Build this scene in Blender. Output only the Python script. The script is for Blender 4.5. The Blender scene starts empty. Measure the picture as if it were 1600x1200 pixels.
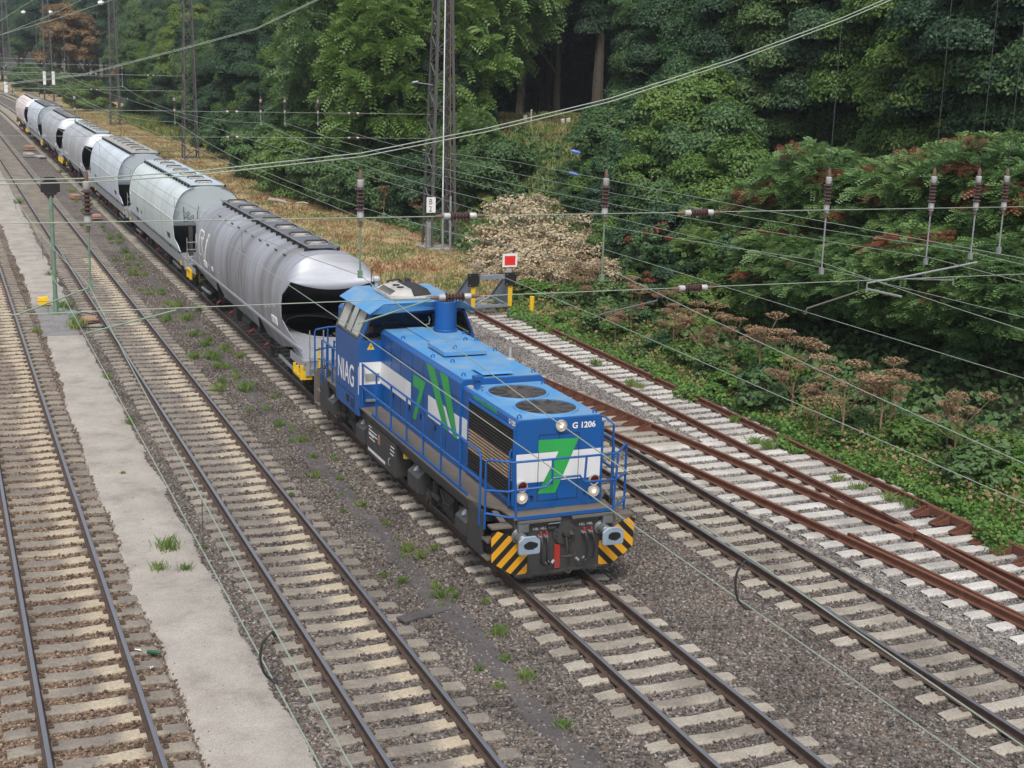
import bpy, bmesh, math, random
import numpy as np
from mathutils import Vector, Matrix
R = math.radians
scene = bpy.context.scene
col = scene.collection

# ------------------------------------------------------------------ camera
YAW, PITCH, ROLL, CAMZ, FPX = 0.40033, 0.23325, 0.0307, 9.905, 2151.3
def cam_axes():
    cy, sy, cp, sp = math.cos(YAW), math.sin(YAW), math.cos(PITCH), math.sin(PITCH)
    f = Vector((sy*cp, cy*cp, -sp)); r = Vector((cy, -sy, 0)); u = r.cross(f)
    c, s = math.cos(ROLL), math.sin(ROLL)
    return c*r + s*u, -s*r + c*u, f
CR, CU, CF = cam_axes()
cam = bpy.data.cameras.new('camera')
cam.sensor_width = 36.0; cam.lens = FPX/1600*36.0
cam.clip_start = 0.1; cam.clip_end = 2000
cam_ob = bpy.data.objects.new('camera', cam); col.objects.link(cam_ob)
cam_ob.matrix_world = Matrix(((CR.x, CU.x, -CF.x, 0), (CR.y, CU.y, -CF.y, 0), (CR.z, CU.z, -CF.z, CAMZ), (0, 0, 0, 1)))
scene.camera = cam_ob
def at(px, py, Y):
    """world point that the photograph shows at (px, py), at the distance Y along the tracks"""
    d = CF + (px-800)/FPX*CR - (py-600)/FPX*CU
    t = Y/d.y
    return Vector((d.x*t, Y, CAMZ + d.z*t))
def atz(px, py, z):
    d = CF + (px-800)/FPX*CR - (py-600)/FPX*CU
    t = (z-CAMZ)/d.z
    return Vector((d.x*t, d.y*t, z))

# ------------------------------------------------------------------ light
SUN_EL, SUN_AZ = R(58), R(205)         # azimuth clockwise from +Y
world = bpy.data.worlds.new('World'); scene.world = world; world.use_nodes = True
wn = world.node_tree
bg = wn.nodes['Background']
sky = wn.nodes.new('ShaderNodeTexSky'); sky.sky_type = 'NISHITA'; sky.sun_disc = False
sky.sun_elevation = SUN_EL; sky.sun_rotation = SUN_AZ
sky.air_density = 1.0; sky.dust_density = 4.0; sky.ozone_density = 1.0
hsv = wn.nodes.new('ShaderNodeHueSaturation'); hsv.inputs['Saturation'].default_value = 0.55
wn.links.new(sky.outputs[0], hsv.inputs['Color']); wn.links.new(hsv.outputs[0], bg.inputs['Color'])
bg.inputs['Strength'].default_value = 0.125
sun = bpy.data.lights.new('sun', 'SUN'); sun.energy = 1.5; sun.angle = R(10); sun.color = (1.0, 0.97, 0.92)
sun_ob = bpy.data.objects.new('sun', sun); col.objects.link(sun_ob)
sd = Vector((math.sin(SUN_AZ)*math.cos(SUN_EL), math.cos(SUN_AZ)*math.cos(SUN_EL), math.sin(SUN_EL)))
sun_ob.rotation_euler = sd.to_track_quat('Z', 'Y').to_euler()
sun_ob.location = (0, -20, 60)
scene.view_settings.view_transform = 'Standard'; scene.view_settings.look = 'None'
scene.view_settings.gamma = 1.0; scene.view_settings.exposure = 0.56
scene.cycles.max_bounces = 6; scene.cycles.transparent_max_bounces = 8
scene.cycles.use_adaptive_sampling = True

# ------------------------------------------------------------------ materials
def new_mat(name):
    m = bpy.data.materials.new(name); m.use_nodes = True
    return m, m.node_tree.nodes, m.node_tree.links, m.node_tree.nodes['Principled BSDF']
def ramp(n, stops, interp='LINEAR'):
    r = n.new('ShaderNodeValToRGB'); e = r.color_ramp; e.interpolation = interp
    while len(e.elements) < len(stops): e.elements.new(0.5)
    for el, (p, c) in zip(e.elements, stops):
        el.position = p; el.color = (*c, 1) if len(c) == 3 else c
    return r
def mixc(n, l, fac, a, b, blend='MIX'):
    m = n.new('ShaderNodeMix'); m.data_type = 'RGBA'; m.blend_type = blend
    for sock, v in ((m.inputs['Factor'], fac), (m.inputs['A'], a), (m.inputs['B'], b)):
        if hasattr(v, 'links') or hasattr(v, 'is_output'): l.new(v, sock)
        elif isinstance(v, (int, float)): sock.default_value = v
        else: sock.default_value = (*v, 1)
    return m.outputs['Result']
def paint(name, c, rough=0.45, metal=0.0, dirt=0.25, dirtc=(.11, .10, .09), scale=3.0, streak=False, bump=0.0, spec=0.5):
    """painted or bare surface with noise wear"""
    m, n, l, p = new_mat(name)
    tc = n.new('ShaderNodeTexCoord'); mp = n.new('ShaderNodeMapping'); l.new(tc.outputs['Object'], mp.inputs[0])
    if streak: mp.inputs['Scale'].default_value = (1, 1, .12)
    nz = n.new('ShaderNodeTexNoise'); nz.inputs['Scale'].default_value = scale; nz.inputs['Detail'].default_value = 6
    l.new(mp.outputs[0], nz.inputs['Vector'])
    r = ramp(n, [(.42, (0, 0, 0)), (.75, (1, 1, 1))]); l.new(nz.outputs[0], r.inputs[0])
    mul = n.new('ShaderNodeMath'); mul.operation = 'MULTIPLY'; mul.inputs[1].default_value = dirt; l.new(r.outputs[0], mul.inputs[0])
    out = mixc(n, l, mul.outputs[0], c, dirtc); l.new(out, p.inputs['Base Color'])
    p.inputs['Roughness'].default_value = rough; p.inputs['Metallic'].default_value = metal
    p.inputs['Specular IOR Level'].default_value = spec
    if bump:
        b = n.new('ShaderNodeBump'); b.inputs['Strength'].default_value = bump; b.inputs['Distance'].default_value = .02
        l.new(nz.outputs[0], b.inputs['Height']); l.new(b.outputs[0], p.inputs['Normal'])
    return m
M = {}
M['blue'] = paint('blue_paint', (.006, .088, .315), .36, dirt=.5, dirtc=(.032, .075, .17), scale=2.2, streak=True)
M['blue_sheen_dust'] = paint('dusty_sky_sheen_blue_paint', (.075, .26, .52), .42, dirt=.75, dirtc=(.24, .33, .38), scale=1.9)  # body blue lightened: sky reflection put into the colour, plus pale dust
M['green'] = paint('green_paint', (.03, .36, .08), .4, dirt=.2, dirtc=(.04, .12, .06), scale=2.5, streak=True)
M['white'] = paint('white_paint', (.72, .73, .74), .4, dirt=.25, dirtc=(.42, .38, .33), scale=2.2, streak=True)
M['white_text'] = paint('white_lettering', (.78, .78, .78), .5, dirt=.1)
M['frame'] = paint('dark_grey_paint', (.045, .047, .048), .5, dirt=.5, dirtc=(.075, .066, .057), scale=3)
M['black'] = paint('black_paint', (.012, .012, .013), .5, dirt=.3, dirtc=(.04, .035, .03))
M['under'] = paint('brake_dust_steel', (.028, .026, .025), .7, dirt=.7, dirtc=(.06, .048, .04), scale=5)
M['walkway'] = paint('walkway_plate', (.12, .105, .09), .7, dirt=.6, dirtc=(.16, .12, .09), scale=4)
M['yellow'] = paint('yellow_paint', (.68, .33, .012), .5, dirt=.3, dirtc=(.3, .18, .05))
M['yellow_bright'] = paint('bright_yellow_paint', (.75, .48, .02), .5, dirt=.3, dirtc=(.35, .2, .05))
M['red'] = paint('red_paint', (.35, .03, .02), .5, dirt=.3)
M['sign_red'] = paint('signal_red', (.72, .03, .025), .5, dirt=.05)
M['sign_white'] = paint('sign_white', (.78, .79, .78), .5, dirt=.1)
M['buffer'] = paint('buffer_plate_steel', (.33, .42, .52), .45, .3, dirt=.4, dirtc=(.2, .22, .25))
M['sleeve'] = paint('buffer_sleeve_steel', (.25, .27, .28), .4, .6, dirt=.5)
M['grease'] = paint('grease', (.012, .012, .013), .35, dirt=.2)
M['steel'] = paint('galvanised_steel', (.34, .36, .37), .5, .5, dirt=.4, dirtc=(.18, .17, .15))
M['rubber'] = paint('rubber_hose', (.015, .015, .016), .55, dirt=.2)
M['louver'] = paint('radiator_fins', (.038, .033, .03), .5, .2, dirt=.5, dirtc=(.06, .05, .045))
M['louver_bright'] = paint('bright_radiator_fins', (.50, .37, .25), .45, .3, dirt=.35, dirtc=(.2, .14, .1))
M['fan'] = paint('fan_steel', (.11, .105, .1), .5, .3, dirt=.6, dirtc=(.14, .10, .07))
M['grey_plastic'] = paint('light_grey_shell', (.44, .43, .40), .5, dirt=.6, dirtc=(.16, .145, .13))
M['soot'] = paint('sooty_shell', (.022, .02, .02), .6, dirt=.4, dirtc=(.05, .045, .04))
M['interior'] = paint('cab_lining', (.20, .21, .21), .7, dirt=.2)
M['desk'] = paint('desk_grey', (.42, .40, .36), .6, dirt=.2)
M['green_post'] = paint('green_grey_post', (.15, .24, .17), .55, dirt=.5, dirtc=(.1, .1, .08), scale=4)
M['mast'] = paint('weathered_mast_steel', (.085, .085, .088), .65, .2, dirt=.6, dirtc=(.11, .09, .075), scale=4)
M['concrete'] = paint('concrete', (.30, .28, .25), .9, dirt=.6, dirtc=(.16, .15, .13), scale=6, bump=.3)
M['wire'] = paint('patinated_wire', (.32, .37, .31), .5, .3, dirt=.3, dirtc=(.22, .25, .2))
M['wire_dark'] = paint('dark_wire', (.05, .055, .05), .6, dirt=.2)
M['insulator'] = paint('brown_porcelain', (.062, .033, .029), .25, dirt=.3, dirtc=(.11, .06, .05))
M['insul_cap'] = paint('pale_cap', (.45, .46, .46), .5, .2, dirt=.4)
M['insul_red'] = paint('rusty_fitting', (.14, .085, .065), .7, dirt=.5)
M['wood'] = paint('bark', (.075, .06, .045), .9, dirt=.6, dirtc=(.12, .11, .085), scale=5, bump=.6)
M['dead_wood'] = paint('pale_dead_wood', (.36, .32, .27), .9, dirt=.5, dirtc=(.2, .17, .13), scale=5)
M['skin'] = paint('skin', (.48, .27, .19), .55, dirt=.1, dirtc=(.4, .2, .14))
M['cloth'] = paint('dark_work_clothes', (.06, .07, .11), .85, dirt=.2)
M['hair'] = paint('brown_hair', (.05, .03, .02), .7, dirt=.2)
M['magnet_box'] = paint('orange_brown_box', (.33, .20, .13), .7, dirt=.4, dirtc=(.25, .17, .12))
M['grey_box'] = paint('grey_box', (.38, .37, .35), .7, dirt=.4)
M['stone'] = paint('pale_stone', (.50, .48, .43), .9, dirt=.4, dirtc=(.25, .24, .2), scale=5)
M['bufferstop'] = paint('grey_blue_steel', (.20, .23, .28), .55, dirt=.4, dirtc=(.14, .13, .12))
def glass_mat(name, tint=(.75, .85, .85), rough=.03):
    m, n, l, p = new_mat(name)
    p.inputs['Base Color'].default_value = (*tint, 1); p.inputs['Roughness'].default_value = rough
    p.inputs['Transmission Weight'].default_value = 1.0; p.inputs['IOR'].default_value = 1.25
    return m
M['glass'] = glass_mat('cab_glass')
M['pane'] = paint('sliding_pane', (.38, .40, .37), .25, dirt=.5, dirtc=(.26, .25, .22), scale=5)
def lamp_mat(name, c, e):
    m, n, l, p = new_mat(name); p.inputs['Base Color'].default_value = (*c, 1)
    p.inputs['Emission Color'].default_value = (*c, 1); p.inputs['Emission Strength'].default_value = e
    p.inputs['Roughness'].default_value = .15
    return m
M['lamp_on'] = lamp_mat('headlamp_lit', (.62, .55, .45), .05)
M['lamp_core'] = lamp_mat('headlamp_bulb', (1.0, .84, .60), 1.6)
m, n, l, p = new_mat('red_lens'); p.inputs['Base Color'].default_value = (.10, .004, .006, 1); p.inputs['Roughness'].default_value = .12; M['red_lens'] = m
# rails
def rail_mat(name, a, b, metal=.1, rough=.75):
    return paint(name, a, rough, metal, dirt=.8, dirtc=b, scale=7)
M['rail'] = rail_mat('rail_rust_brown', (.062, .041, .032), (.115, .070, .050))
M['rail_old'] = rail_mat('rail_red_rust', (.120, .045, .027), (.165, .075, .045))
M['rail_old_top'] = rail_mat('rail_red_rust_head', (.155, .060, .036), (.20, .095, .058))
m, n, l, p = new_mat('rail_polished_head')
p.inputs['Base Color'].default_value = (.42, .405, .41, 1); p.inputs['Metallic'].default_value = .9; p.inputs['Roughness'].default_value = .33
M['rail_top'] = m
def sleeper_mat(name, a, b, c, var=.3, worn=None):
    m, n, l, p = new_mat(name)
    tc = n.new('ShaderNodeNewGeometry')
    nz = n.new('ShaderNodeTexNoise'); nz.inputs['Scale'].default_value = 1.3; nz.inputs['Detail'].default_value = 5; l.new(tc.outputs['Position'], nz.inputs['Vector'])
    nf = n.new('ShaderNodeTexNoise'); nf.inputs['Scale'].default_value = 22; nf.inputs['Detail'].default_value = 5; l.new(tc.outputs['Position'], nf.inputs['Vector'])
    oi = n.new('ShaderNodeObjectInfo')
    ad = n.new('ShaderNodeMath'); ad.operation = 'ADD'; l.new(nz.outputs[0], ad.inputs[0])
    sb = n.new('ShaderNodeMath'); sb.operation = 'MULTIPLY_ADD'; l.new(oi.outputs['Random'], sb.inputs[0]); sb.inputs[1].default_value = var; sb.inputs[2].default_value = -var/2
    l.new(sb.outputs[0], ad.inputs[1])
    r = ramp(n, [(.3, a), (.5, b), (.68, c)]); l.new(ad.outputs[0], r.inputs[0])
    r2 = ramp(n, [(.3, (.55, .55, .55)), (.6, (1, 1, 1))]); l.new(nf.outputs[0], r2.inputs[0])
    base = r.outputs[0]
    if worn:        # pale worn patch on one half of each sleeper
        to = n.new('ShaderNodeTexCoord'); sx = n.new('ShaderNodeSeparateXYZ'); l.new(to.outputs['Object'], sx.inputs[0])
        wr = ramp(n, [(.50, (0, 0, 0)), (.60, (1, 1, 1)), (.74, (1, 1, 1)), (.80, (0, 0, 0))])
        mm_ = n.new('ShaderNodeMath'); mm_.operation = 'MULTIPLY_ADD'; l.new(sx.outputs['X'], mm_.inputs[0]); mm_.inputs[1].default_value = .385
        m2_ = n.new('ShaderNodeMath'); m2_.operation = 'MULTIPLY_ADD'; l.new(oi.outputs['Random'], m2_.inputs[0]); m2_.inputs[1].default_value = .16; m2_.inputs[2].default_value = .42
        l.new(m2_.outputs[0], mm_.inputs[2]); l.new(mm_.outputs[0], wr.inputs[0])
        base = mixc(n, l, wr.outputs[0], base, worn)
    out = mixc(n, l, .7, base, r2.outputs[0], 'MULTIPLY'); l.new(out, p.inputs['Base Color'])
    p.inputs['Roughness'].default_value = .9
    b_ = n.new('ShaderNodeBump'); b_.inputs['Strength'].default_value = .35; b_.inputs['Distance'].default_value = .01
    l.new(nf.outputs[0], b_.inputs['Height']); l.new(b_.outputs[0], p.inputs['Normal'])
    return m
M['sleeper'] = sleeper_mat('sleeper_tan_concrete', (.22, .195, .162), (.325, .292, .24), (.40, .365, .305))
M['sleeper_dark'] = sleeper_mat('sleeper_dirty_concrete', (.17, .150, .128), (.225, .20, .168), (.30, .265, .21), .12, (.42, .36, .265))
M['sleeper_white'] = sleeper_mat('sleeper_pale_concrete', (.34, .325, .295), (.46, .44, .405), (.56, .54, .50))
M['clip'] = paint('rail_fastening', (.09, .06, .045), .8, dirt=.5, dirtc=(.14, .09, .06), scale=9)

def stones_mat(name, per_island=True):
    m, n, l, p = new_mat(name)
    g = n.new('ShaderNodeNewGeometry')
    stops = [(0, (.040, .037, .035)), (.22, (.082, .074, .068)), (.42, (.122, .105, .094)), (.62, (.155, .144, .134)),
             (.76, (.140, .090, .063)), (.86, (.195, .176, .16)), (1, (.31, .295, .28))]
    r = ramp(n, stops)
    grey = ramp(n, [(0, (.075, .07, .068)), (.3, (.16, .15, .145)), (.7, (.25, .235, .225)), (1, (.36, .34, .32))])
    rust = ramp(n, [(0, (.062, .042, .034)), (.35, (.140, .097, .070)), (.7, (.215, .145, .096)), (1, (.33, .27, .205))])
    if per_island: src = g.outputs['Random Per Island']
    else:
        vo = n.new('ShaderNodeTexVoronoi'); vo.inputs['Scale'].default_value = 17; l.new(g.outputs['Position'], vo.inputs['Vector'])
        sp = n.new('ShaderNodeSeparateColor'); l.new(vo.outputs['Color'], sp.inputs[0]); src = sp.outputs[0]
    for x in (r, grey, rust): l.new(src, x.inputs[0])
    sx = n.new('ShaderNodeSeparateXYZ'); l.new(g.outputs['Position'], sx.inputs[0])
    nz = n.new('ShaderNodeTexNoise'); nz.inputs['Scale'].default_value = .7; nz.inputs['Detail'].default_value = 4; l.new(g.outputs['Position'], nz.inputs['Vector'])
    wob = n.new('ShaderNodeMath'); wob.operation = 'MULTIPLY_ADD'; l.new(nz.outputs[0], wob.inputs[0]); wob.inputs[1].default_value = 2.2; l.new(sx.outputs['X'], wob.inputs[2])
    def band(lo, hi):
        q = n.new('ShaderNodeMapRange'); q.inputs['From Min'].default_value = lo; q.inputs['From Max'].default_value = hi; l.new(wob.outputs[0], q.inputs['Value']); return q.outputs[0]
    c = mixc(n, l, band(5.0, 3.6), r.outputs[0], rust.outputs[0])
    c = mixc(n, l, band(16.9, 18.6), c, grey.outputs[0])
    r3 = ramp(n, [(.32, (.62, .59, .56)), (.5, (.95, .93, .90)), (.68, (1.16, 1.12, 1.06))]); l.new(nz.outputs[0], r3.inputs[0])
    c = mixc(n, l, .8, c, r3.outputs[0], 'MULTIPLY')
    l.new(c, p.inputs['Base Color']); p.inputs['Roughness'].default_value = .92
    if not per_island:
        b = n.new('ShaderNodeBump'); b.inputs['Strength'].default_value = .9; b.inputs['Distance'].default_value = .04; b.invert = True
        l.new(vo.outputs['Distance'], b.inputs['Height']); l.new(b.outputs[0], p.inputs['Normal'])
    return m
M['stones'] = stones_mat('ballast_stones'); M['ballast'] = stones_mat('ballast_bed', False)
def soil(name, stops, scale, fine=40, bump=.4, rough=.95):
    m, n, l, p = new_mat(name)
    g = n.new('ShaderNodeNewGeometry')
    a = n.new('ShaderNodeTexNoise'); a.inputs['Scale'].default_value = scale; a.inputs['Detail'].default_value = 8; a.inputs['Roughness'].default_value = .65; l.new(g.outputs['Position'], a.inputs['Vector'])
    f = n.new('ShaderNodeTexNoise'); f.inputs['Scale'].default_value = fine; f.inputs['Detail'].default_value = 4; l.new(g.outputs['Position'], f.inputs['Vector'])
    r = ramp(n, stops); l.new(a.outputs[0], r.inputs[0])
    r2 = ramp(n, [(.33, (.6, .6, .6)), (.66, (1.15, 1.15, 1.15))]); l.new(f.outputs[0], r2.inputs[0])
    c = mixc(n, l, .85, r.outputs[0], r2.outputs[0], 'MULTIPLY'); l.new(c, p.inputs['Base Color']); p.inputs['Roughness'].default_value = rough
    b = n.new('ShaderNodeBump'); b.inputs['Strength'].default_value = bump; b.inputs['Distance'].default_value = .03
    l.new(f.outputs[0], b.inputs['Height']); l.new(b.outputs[0], p.inputs['Normal'])
    return m
M['sand'] = soil('sandy_path', [(.28, (.24, .215, .19)), (.48, (.36, .33, .29)), (.7, (.43, .40, .35))], 1.2, 55, .35)
M['asphalt'] = soil('dark_grit_path', [(.3, (.062, .055, .056)), (.55, (.095, .085, .085)), (.75, (.15, .125, .11))], 1.4, 60, .3)
M['asphalt_light'] = soil('grey_grit_patch', [(.3, (.15, .145, .14)), (.55, (.24, .235, .23)), (.75, (.18, .2, .12))], 1.4, 60, .3)
M['ground'] = soil('dry_grass_ground', [(.28, (.12, .14, .05)), (.42, (.30, .26, .12)), (.52, (.40, .29, .15)), (.64, (.34, .165, .08)), (.78, (.22, .21, .08))], .35, 9, .8)
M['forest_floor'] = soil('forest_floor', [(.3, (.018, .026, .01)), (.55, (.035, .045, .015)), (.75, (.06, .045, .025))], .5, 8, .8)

def leaf_mat(name, stops, var=.5, trans=.35):
    m, n, l, p = new_mat(name)
    g = n.new('ShaderNodeNewGeometry'); oi = n.new('ShaderNodeObjectInfo')
    ad = n.new('ShaderNodeMath'); ad.operation = 'MULTIPLY_ADD'; l.new(g.outputs['Random Per Island'], ad.inputs[0]); ad.inputs[1].default_value = 1-var
    ml = n.new('ShaderNodeMath'); ml.operation = 'MULTIPLY'; l.new(oi.outputs['Random'], ml.inputs[0]); ml.inputs[1].default_value = var; l.new(ml.outputs[0], ad.inputs[2])
    r = ramp(n, stops); l.new(ad.outputs[0], r.inputs[0])
    l.new(r.outputs[0], p.inputs['Base Color']); p.inputs['Roughness'].default_value = .5; p.inputs['Specular IOR Level'].default_value = .35
    t = n.new('ShaderNodeBsdfTranslucent'); l.new(r.outputs[0], t.inputs['Color'])
    mx = n.new('ShaderNodeMixShader'); mx.inputs[0].default_value = trans
    out = n['Material Output'] if 'Material Output' in n else n.new('ShaderNodeOutputMaterial')
    l.new(p.outputs[0], mx.inputs[1]); l.new(t.outputs[0], mx.inputs[2]); l.new(mx.outputs[0], out.inputs['Surface'])
    return m
M['leaf'] = leaf_mat('broad_leaves', [(0, (.050, .110, .050)), (.35, (.070, .145, .056)), (.65, (.098, .175, .058)), (1, (.16, .225, .07))])
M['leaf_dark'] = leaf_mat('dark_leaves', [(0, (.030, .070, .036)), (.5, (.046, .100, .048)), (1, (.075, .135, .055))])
M['leaf_light'] = leaf_mat('light_leaves', [(0, (.075, .150, .036)), (.5, (.115, .205, .045)), (.9, (.165, .25, .055)), (1, (.28, .26, .06))])
M['leaf_feather'] = leaf_mat('feathery_leaves', [(0, (.080, .165, .062)), (.5, (.135, .235, .075)), (.9, (.20, .30, .085)), (1, (.31, .29, .08))])
M['leaf_red'] = leaf_mat('rust_red_leaves', [(0, (.15, .045, .028)), (.5, (.24, .075, .042)), (1, (.28, .15, .07))])
M['leaf_gold'] = leaf_mat('orange_leaves', [(0, (.20, .125, .05)), (1, (.27, .18, .08))])
M['leaf_dead'] = leaf_mat('withered_tan_leaves', [(0, (.30, .22, .13)), (.4, (.44, .36, .23)), (1, (.60, .52, .36))], trans=.2)
M['umbel'] = leaf_mat('dry_umbels', [(0, (.19, .115, .06)), (.5, (.27, .175, .10)), (1, (.34, .24, .15))], trans=.1)
M['grass'] = leaf_mat('grass_blades', [(0, (.12, .21, .05)), (.6, (.21, .31, .085)), (1, (.38, .38, .15))])
M['grass_dry'] = leaf_mat('dry_grass_blades', [(0, (.11, .18, .05)), (.34, (.24, .26, .10)), (.48, (.44, .38, .21)), (.62, (.40, .29, .16)), (.74, (.32, .17, .09)), (.88, (.27, .125, .065)), (1, (.46, .39, .25))], var=.15)
def patchy(m, scale):
    n, l = m.node_tree.nodes, m.node_tree.links
    g = [q for q in n if q.type == 'NEW_GEOMETRY'][0]; r = [q for q in n if q.type == 'VALTORGB'][0]
    nz = n.new('ShaderNodeTexNoise'); nz.inputs['Scale'].default_value = scale; nz.inputs['Detail'].default_value = 5; l.new(g.outputs['Position'], nz.inputs['Vector'])
    st = n.new('ShaderNodeMapRange'); st.inputs['From Min'].default_value = .32; st.inputs['From Max'].default_value = .68; l.new(nz.outputs[0], st.inputs['Value'])
    a = n.new('ShaderNodeMath'); a.operation = 'MULTIPLY_ADD'; l.new(g.outputs['Random Per Island'], a.inputs[0]); a.inputs[1].default_value = .34
    b = n.new('ShaderNodeMath'); b.operation = 'MULTIPLY_ADD'; l.new(st.outputs[0], b.inputs[0]); b.inputs[1].default_value = .8; b.inputs[2].default_value = -.07
    l.new(b.outputs[0], a.inputs[2]); l.new(a.outputs[0], r.inputs[0])
patchy(M['grass_dry'], .30)
M['goldenrod'] = leaf_mat('yellow_green_weeds', [(0, (.12, .20, .05)), (.5, (.22, .28, .08)), (.8, (.34, .33, .11)), (1, (.42, .36, .12))])
patchy(M['goldenrod'], .25)
M['ivy'] = leaf_mat('ivy_leaves', [(0, (.055, .14, .030)), (.4, (.095, .205, .040)), (.8, (.15, .27, .05)), (.96, (.20, .30, .055)), (1, (.40, .32, .07))], var=.1)

# ------------------------------------------------------------------ mesh builder
class MB:
    def __init__(s): s.v = []; s.f = []; s.m = []
    def add(s, vs, fs, mi=0):
        o = len(s.v); s.v += [tuple(v) for v in vs]
        for f in fs: s.f.append(tuple(i+o for i in f)); s.m.append(mi)
        return s
    def box(s, x0, x1, y0, y1, z0, z1, mi=0):
        vs = [(x, y, z) for z in (z0, z1) for y in (y0, y1) for x in (x0, x1)]
        return s.add(vs, [(0, 2, 3, 1), (4, 5, 7, 6), (0, 1, 5, 4), (2, 6, 7, 3), (0, 4, 6, 2), (1, 3, 7, 5)], mi)
    def hexa(s, b, t, mi=0):
        """b, t: four bottom and four top corners in order"""
        return s.add(list(b)+list(t), [(3, 2, 1, 0), (4, 5, 6, 7), (0, 1, 5, 4), (1, 2, 6, 5), (2, 3, 7, 6), (3, 0, 4, 7)], mi)
    def prism(s, poly, axis, a, b, mi=0):
        """extrude a 2D polygon along an axis; poly in the two other coordinates (x,z / y,z / x,y)"""
        def pt(p, t): return {'x': (t, p[0], p[1]), 'y': (p[0], t, p[1]), 'z': (p[0], p[1], t)}[axis]
        n = len(poly); vs = [pt(p, a) for p in poly]+[pt(p, b) for p in poly]
        fs = [tuple(range(n))[::-1], tuple(range(n, 2*n))]+[(i, (i+1) % n, n+(i+1) % n, n+i) for i in range(n)]
        return s.add(vs, fs, mi)
    def cyl(s, p0, p1, r0, r1=None, seg=16, mi=0, cap=True):
        r1 = float(r0 if r1 is None else r1); r0 = float(r0)
        p0, p1 = Vector(p0), Vector(p1); d = (p1-p0).normalized()
        a = d.orthogonal().normalized(); b = d.cross(a)
        vs = [p+r*(math.cos(2*math.pi*i/seg)*a+math.sin(2*math.pi*i/seg)*b) for p, r in ((p0, r0), (p1, r1)) for i in range(seg)]
        fs = [(i, (i+1) % seg, seg+(i+1) % seg, seg+i) for i in range(seg)]
        if cap: fs += [tuple(range(seg))[::-1], tuple(range(seg, 2*seg))]
        return s.add(vs, fs, mi)
    def tube(s, pts, r, seg=8, mi=0, radii=None):
        pts = [Vector(p) for p in pts]; rings = []; a = None
        for i, p in enumerate(pts):
            d = (pts[min(i+1, len(pts)-1)]-pts[max(i-1, 0)]).normalized()
            if a is None: a = d.orthogonal().normalized()
            a = (a-d*a.dot(d)); a = a.normalized() if a.length > 1e-6 else d.orthogonal().normalized()
            b = d.cross(a); rr = float(radii[i] if radii else r)
            rings.append([p+rr*(math.cos(2*math.pi*k/seg)*a+math.sin(2*math.pi*k/seg)*b) for k in range(seg)])
        vs = [v for g in rings for v in g]; fs = []
        for i in range(len(pts)-1):
            for k in range(seg):
                k2 = (k+1) % seg; fs.append((i*seg+k, i*seg+k2, (i+1)*seg+k2, (i+1)*seg+k))
        fs += [tuple(range(seg))[::-1], tuple(range((len(pts)-1)*seg, len(pts)*seg))]
        return s.add(vs, fs, mi)
    def lathe(s, prof, origin, axis, seg=20, mi=0):
        """prof: list of (distance along axis, radius)"""
        o = Vector(origin); d = Vector(axis).normalized(); a = d.orthogonal().normalized(); b = d.cross(a)
        vs = [o+d*t+r*(math.cos(2*math.pi*k/seg)*a+math.sin(2*math.pi*k/seg)*b) for t, r in prof for k in range(seg)]
        fs = [(i*seg+k, i*seg+(k+1) % seg, (i+1)*seg+(k+1) % seg, (i+1)*seg+k) for i in range(len(prof)-1) for k in range(seg)]
        fs += [tuple(range(seg))[::-1], tuple(range((len(prof)-1)*seg, len(prof)*seg))]
        return s.add(vs, fs, mi)
    def grid(s, rows, mi=0):
        n = len(rows[0]); vs = [p for r in rows for p in r]
        return s.add(vs, [(i*n+j, i*n+j+1, (i+1)*n+j+1, (i+1)*n+j) for i in range(len(rows)-1) for j in range(n-1)], mi)
    def sweep(s, pts, prof, mi=0, top=None, topm=1):
        """prof (lateral, z) swept along pts, always upright"""
        pts = [Vector(p) for p in pts]; n = len(prof); vs = []
        for i, p in enumerate(pts):
            d = pts[min(i+1, len(pts)-1)]-pts[max(i-1, 0)]; d.z = 0; d.normalize(); rt = Vector((d.y, -d.x, 0))
            vs += [p+rt*q[0]+Vector((0, 0, q[1])) for q in prof]
        o = len(s.v); s.v += [tuple(v) for v in vs]
        for i in range(len(pts)-1):
            for k in range(n):
                k2 = (k+1) % n; s.f.append((o+i*n+k, o+(i+1)*n+k, o+(i+1)*n+k2, o+i*n+k2)); s.m.append(topm if top and k in top else mi)
        s.f.append(tuple(o+k for k in range(n))); s.m.append(mi)
        s.f.append(tuple(o+(len(pts)-1)*n+k for k in range(n))[::-1]); s.m.append(mi)
        return s
    def mesh(s, name, mats, smooth=False):
        me = bpy.data.meshes.new(name); me.from_pydata(s.v, [], s.f); me.validate()
        for m in (mats if isinstance(mats, (list, tuple)) else [mats]): me.materials.append(m)
        if len(me.polygons) == len(s.m): me.polygons.foreach_set('material_index', s.m)
        bm = bmesh.new(); bm.from_mesh(me); bmesh.ops.recalc_face_normals(bm, faces=bm.faces); bm.to_mesh(me); bm.free()
        if smooth: me.polygons.foreach_set('use_smooth', [True]*len(me.polygons)); me.set_sharp_from_angle(angle=R(smooth if smooth > 1 else 40))
        me.update(); return me
    def build(s, name, mats, parent=None, bevel=0, smooth=False, loc=None):
        o = bpy.data.objects.new(name, s.mesh(name, mats, smooth)); col.objects.link(o)
        if parent: o.parent = parent
        if loc: o.location = loc
        if bevel:
            b = o.modifiers.new('bevel', 'BEVEL'); b.width = bevel; b.segments = 2; b.limit_method = 'ANGLE'; b.angle_limit = R(35)
        return o
def tag(o, label=None, cat=None, group=None, kind=None):
    if label: o['label'] = label
    if cat: o['category'] = cat
    if group: o['group'] = group
    if kind: o['kind'] = kind
    return o
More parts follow.
